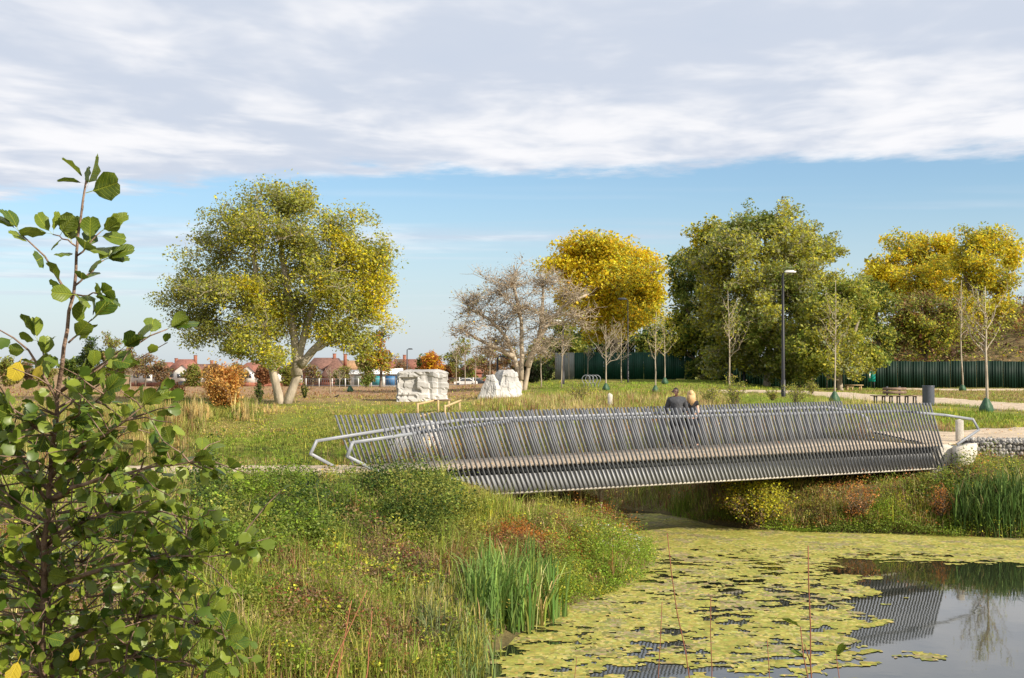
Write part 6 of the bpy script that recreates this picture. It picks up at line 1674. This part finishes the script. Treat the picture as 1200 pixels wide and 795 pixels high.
            for i in low:
                for _ in range(5):
                    a = rng.uniform(0, 2 * PI); ln = rng.uniform(.08, .36); v = np.array([math.cos(a), math.sin(a) * .8, rng.uniform(-.1, .7)]); e = R[i] + v * ln
                    wood.tube(curve(R[i], e, .05, 4, .03), np.linspace(.003, .0012, 4), 4, cap=False)
                    for k in range(int(rng.integers(2, 5))):
                        u = rng.normal(size=3) * .6 + v; addleaf(R[i] + v * ln * rng.uniform(.4, 1), u / np.linalg.norm(u), rng.uniform(.028, .048))
        else:
            dens = 7.5 if pts[-1][1] > 500 or pts[0][1] > 480 else 1.5
            i = 1.0
            while i < n:
                k = int(i); p = R[k]; tan = R[min(k + 1, n - 1)] - R[k - 1]; tan /= np.linalg.norm(tan) + 1e-9
                v = tan * .5 + rng.normal(size=3) * .55 + np.array([0, -.1, .12]); v /= np.linalg.norm(v)
                if rng.uniform() < .35 and dens > 2:
                    ln = rng.uniform(.07, .22); e = p + v * ln
                    wood.tube(curve(p, e, .05, 4, .03), np.linspace(.0026, .001, 4), 4, cap=False)
                    for q in range(3):
                        u = v + rng.normal(size=3) * .6; addleaf(p + v * ln * rng.uniform(.3, 1), u / np.linalg.norm(u), rng.uniform(.026, .046))
                else:
                    addleaf(p, v, rng.uniform(.032, .056) if dens > 2 else rng.uniform(.045, .068))
                i += 1.5 / dens * rng.uniform(.6, 1.4)
            tan = R[-1] - R[-2]; tan /= np.linalg.norm(tan); addleaf(R[-1], tan, .07); addleaf(R[-1], tan + np.array([.3, 0, .5]), .055)
    wood.build('stem', M['alder_bark'], root, smooth=True)
    # yellow leaves the photo shows
    for (x, y, d, s_) in ((26, 430, 3.45, .055), (50, 436, 3.45, .04), (24, 780, 3.2, .06), (92, 768, 3.4, .035)):
        addleaf(pt(x, y - 12, d), np.array([-.3, -.2, -.9]), s_, True)
    spots.sort(key=lambda q: -q[2] / q[0][1])
    vis = []
    meshes = [leaf_mesh('leaf', M['alder'], k) for k in range(6)]; ymesh = leaf_mesh('leaf', M['alder_yellow'], 77)
    sun = np.array(sun_dir)
    def mtx(p, d, size):
        d = np.array(d, float); d /= np.linalg.norm(d) + 1e-9
        nrm = np.array([.15, -.25, .75]) + rng.normal(size=3) * .55
        x = np.cross(d, nrm); x /= np.linalg.norm(x) + 1e-9; z = np.cross(x, d)
        p0 = np.array(p) + d * size * .25
        m = Matrix(((x[0], d[0], z[0], 0), (x[1], d[1], z[1], 0), (x[2], d[2], z[2], 0), (0, 0, 0, 1)))
        return m, p0
    yl = [q for q in spots if q[3]]; gr = [q for q in spots if not q[3]]
    parts = yl + gr[:294]; rest = gr[294:]
    for p, d, size, ye in parts:
        m, p0 = mtx(p, d, size)
        me = ymesh if ye else meshes[int(rng.integers(0, 6))]
        o = bpy.data.objects.new('leaf', me); C.objects.link(o); o.parent = root
        o.matrix_basis = Matrix.Translation(Vector(p0 - B)) @ m @ Matrix.Diagonal((size * rng.uniform(.85, 1.15), size, size, 1))
    # remaining leaves joined
    if rest:
        Vs = []; Fs = []; co = []; n = 0
        for p, d, size, ye in rest:
            m, p0 = mtx(p, d, size); me = meshes[int(rng.integers(0, 6))]
            v = np.array([x.co[:] for x in me.vertices]); R3 = np.array(m.to_3x3())
            Vs.append((v * size) @ R3.T + p0 - B); co.append(v)
            Fs.append(np.array([list(f.vertices) for f in me.polygons]) + n); n += len(v)
        me = bpy.data.meshes.new('foliage'); me.from_pydata(np.concatenate(Vs).tolist(), [], np.concatenate(Fs).tolist()); me.update()
        for f in me.polygons: f.use_smooth = True
        mm = mat_tint('alder_rest', .4, .35, .45)
        at = me.color_attributes.new('tint', 'FLOAT_COLOR', 'POINT')
        t = np.repeat(rng.uniform(0, 1, len(rest)), [len(q) for q in co])[:, None]; lc = np.array([.055, .11, .013]) * (1 - t) + np.array([.25, .31, .034]) * t
        at.data.foreach_set('color', np.concatenate([lc, np.ones((len(lc), 1))], 1).astype('f4').ravel())
        me.materials.append(mm)
        o = link('foliage', me, root); tag(o, kind='stuff')
    print('alder leaves', len(spots))
build_alder()

# ---------------------------------------------------------------- slender foreground stems over the pond
def twig(pts, label, r=.0022, leafy=0, name='bare_twig', col=(.25, .10, .06), side=0, cat='twig', group='thin stems in front of the pond'):
    Q = np.array([list(P(*q)) for q in pts]); b = Q[0]
    root = empty(name, tuple(b), label, cat, group)
    L = np.r_[0, np.cumsum(np.linalg.norm(np.diff(Q, axis=0), axis=1))]; n = 14; t = np.linspace(0, L[-1], n)
    R = np.stack([np.interp(t, L, Q[:, k]) for k in range(3)], 1) - b; R[1:-1] += rng.normal(0, .003, (n - 2, 3))
    mb = MB(); mb.tube(R, np.linspace(r, r * .45, n), 5, col)
    for k in range(side):
        i = int(rng.integers(4, n - 1)); v = np.array([rng.uniform(-.6, .6), rng.uniform(-.3, .3), 1.0]); ln = rng.uniform(.02, .07)
        mb.sticks([R[i]], [R[i] + v * ln], r * .6, r * .3, col)
    mb.build('stem', M['twig'], root, local=True)
    if leafy:
        for k in range(leafy):
            i = int(rng.integers(3, n)); me = willow[k % 3]
            o = bpy.data.objects.new('leaf', me); C.objects.link(o); o.parent = root
            s = rng.uniform(.045, .075); v = Vector((rng.uniform(-.8, .8), rng.uniform(-.5, .3), rng.uniform(.3, 1))).normalized()
            o.matrix_basis = Matrix.Translation(Vector(R[i])) @ v.to_track_quat('Y', 'Z').to_matrix().to_4x4() @ Matrix.Rotation(rng.uniform(0, 6), 4, 'Y') @ Matrix.Diagonal((s * .8, s, s, 1))
willow = [leaf_mesh('leaf', M['alder'], 100 + k) for k in range(3)]
for me in willow:
    for v in me.vertices: v.co.x *= .62
twig([(956, 1200, 5.2), (952, 795, 5.0), (949, 720, 5.0), (947, 640, 5.0)], 'tallest bare twig rising over the pond right of the middle', .005, 0, side=5)
twig([(820, 1200, 5.2), (810, 795, 5.0), (793, 715, 5.0), (782, 625, 5.0)], 'thin reddish twig leaning left over the pond, longest of the left group', .004, 0, side=6)
twig([(840, 1200, 5.2), (834, 795, 5.0), (833, 700, 5.0)], 'straight short twig over the pond, rightmost of the left group', .0035, 0, side=3)
twig([(770, 1200, 5.2), (772, 795, 5.0), (776, 705, 5.0)], 'upright reddish twig over the pond, leftmost of the left group', .0035, 0, side=3)
twig([(660, 1200, 5.5), (674, 795, 5.4), (676, 770, 5.4)], 'short bare twig at the lower edge near the bulrushes', .003, 0, side=2)
twig([(905, 1200, 4.6), (903, 795, 4.5), (899, 750, 4.5)], 'small leafy shoot left of the tallest twig', .003, 6, name='leafy_shoot', cat='shoot')
twig([(950, 1200, 4.4), (948, 795, 4.3), (940, 765, 4.3), (938, 735, 4.3)], 'leafy green shoot at the foot of the tallest twig', .004, 16, name='leafy_shoot', cat='shoot')
twig([(1000, 1200, 4.4), (985, 795, 4.3), (980, 768, 4.3)], 'short leafy shoot right of the tallest twig', .003, 8, name='leafy_shoot', cat='shoot')
for i, (a, b, c) in enumerate(((382, 430, 'red brown stem leaning right at the lower left, longest of the three'), (395, 412, 'red brown stem at the lower left, shortest of the three'), (430, 436, 'nearly upright red brown stem right of the other two'))):
    twig([(a - 30, 900, 9.5), (a, 795, 9.5), (b, 692 + i * 12, 9.6)], c, .007, 0, col=(.36, .15, .08), side=4, name='dry_weed', cat='weed', group='red stems on the near bank')

sys_objs = len(bpy.data.objects)
tris = 0
for o in bpy.data.objects:
    if o.type == 'MESH': tris += 0
tot = sum(sum(len(p.vertices) - 2 for p in me.polygons) if len(me.polygons) < 3000 else len(me.loops) - 2 * len(me.polygons) for me in bpy.data.meshes)
print('objects', sys_objs, 'triangles in meshes', tot)
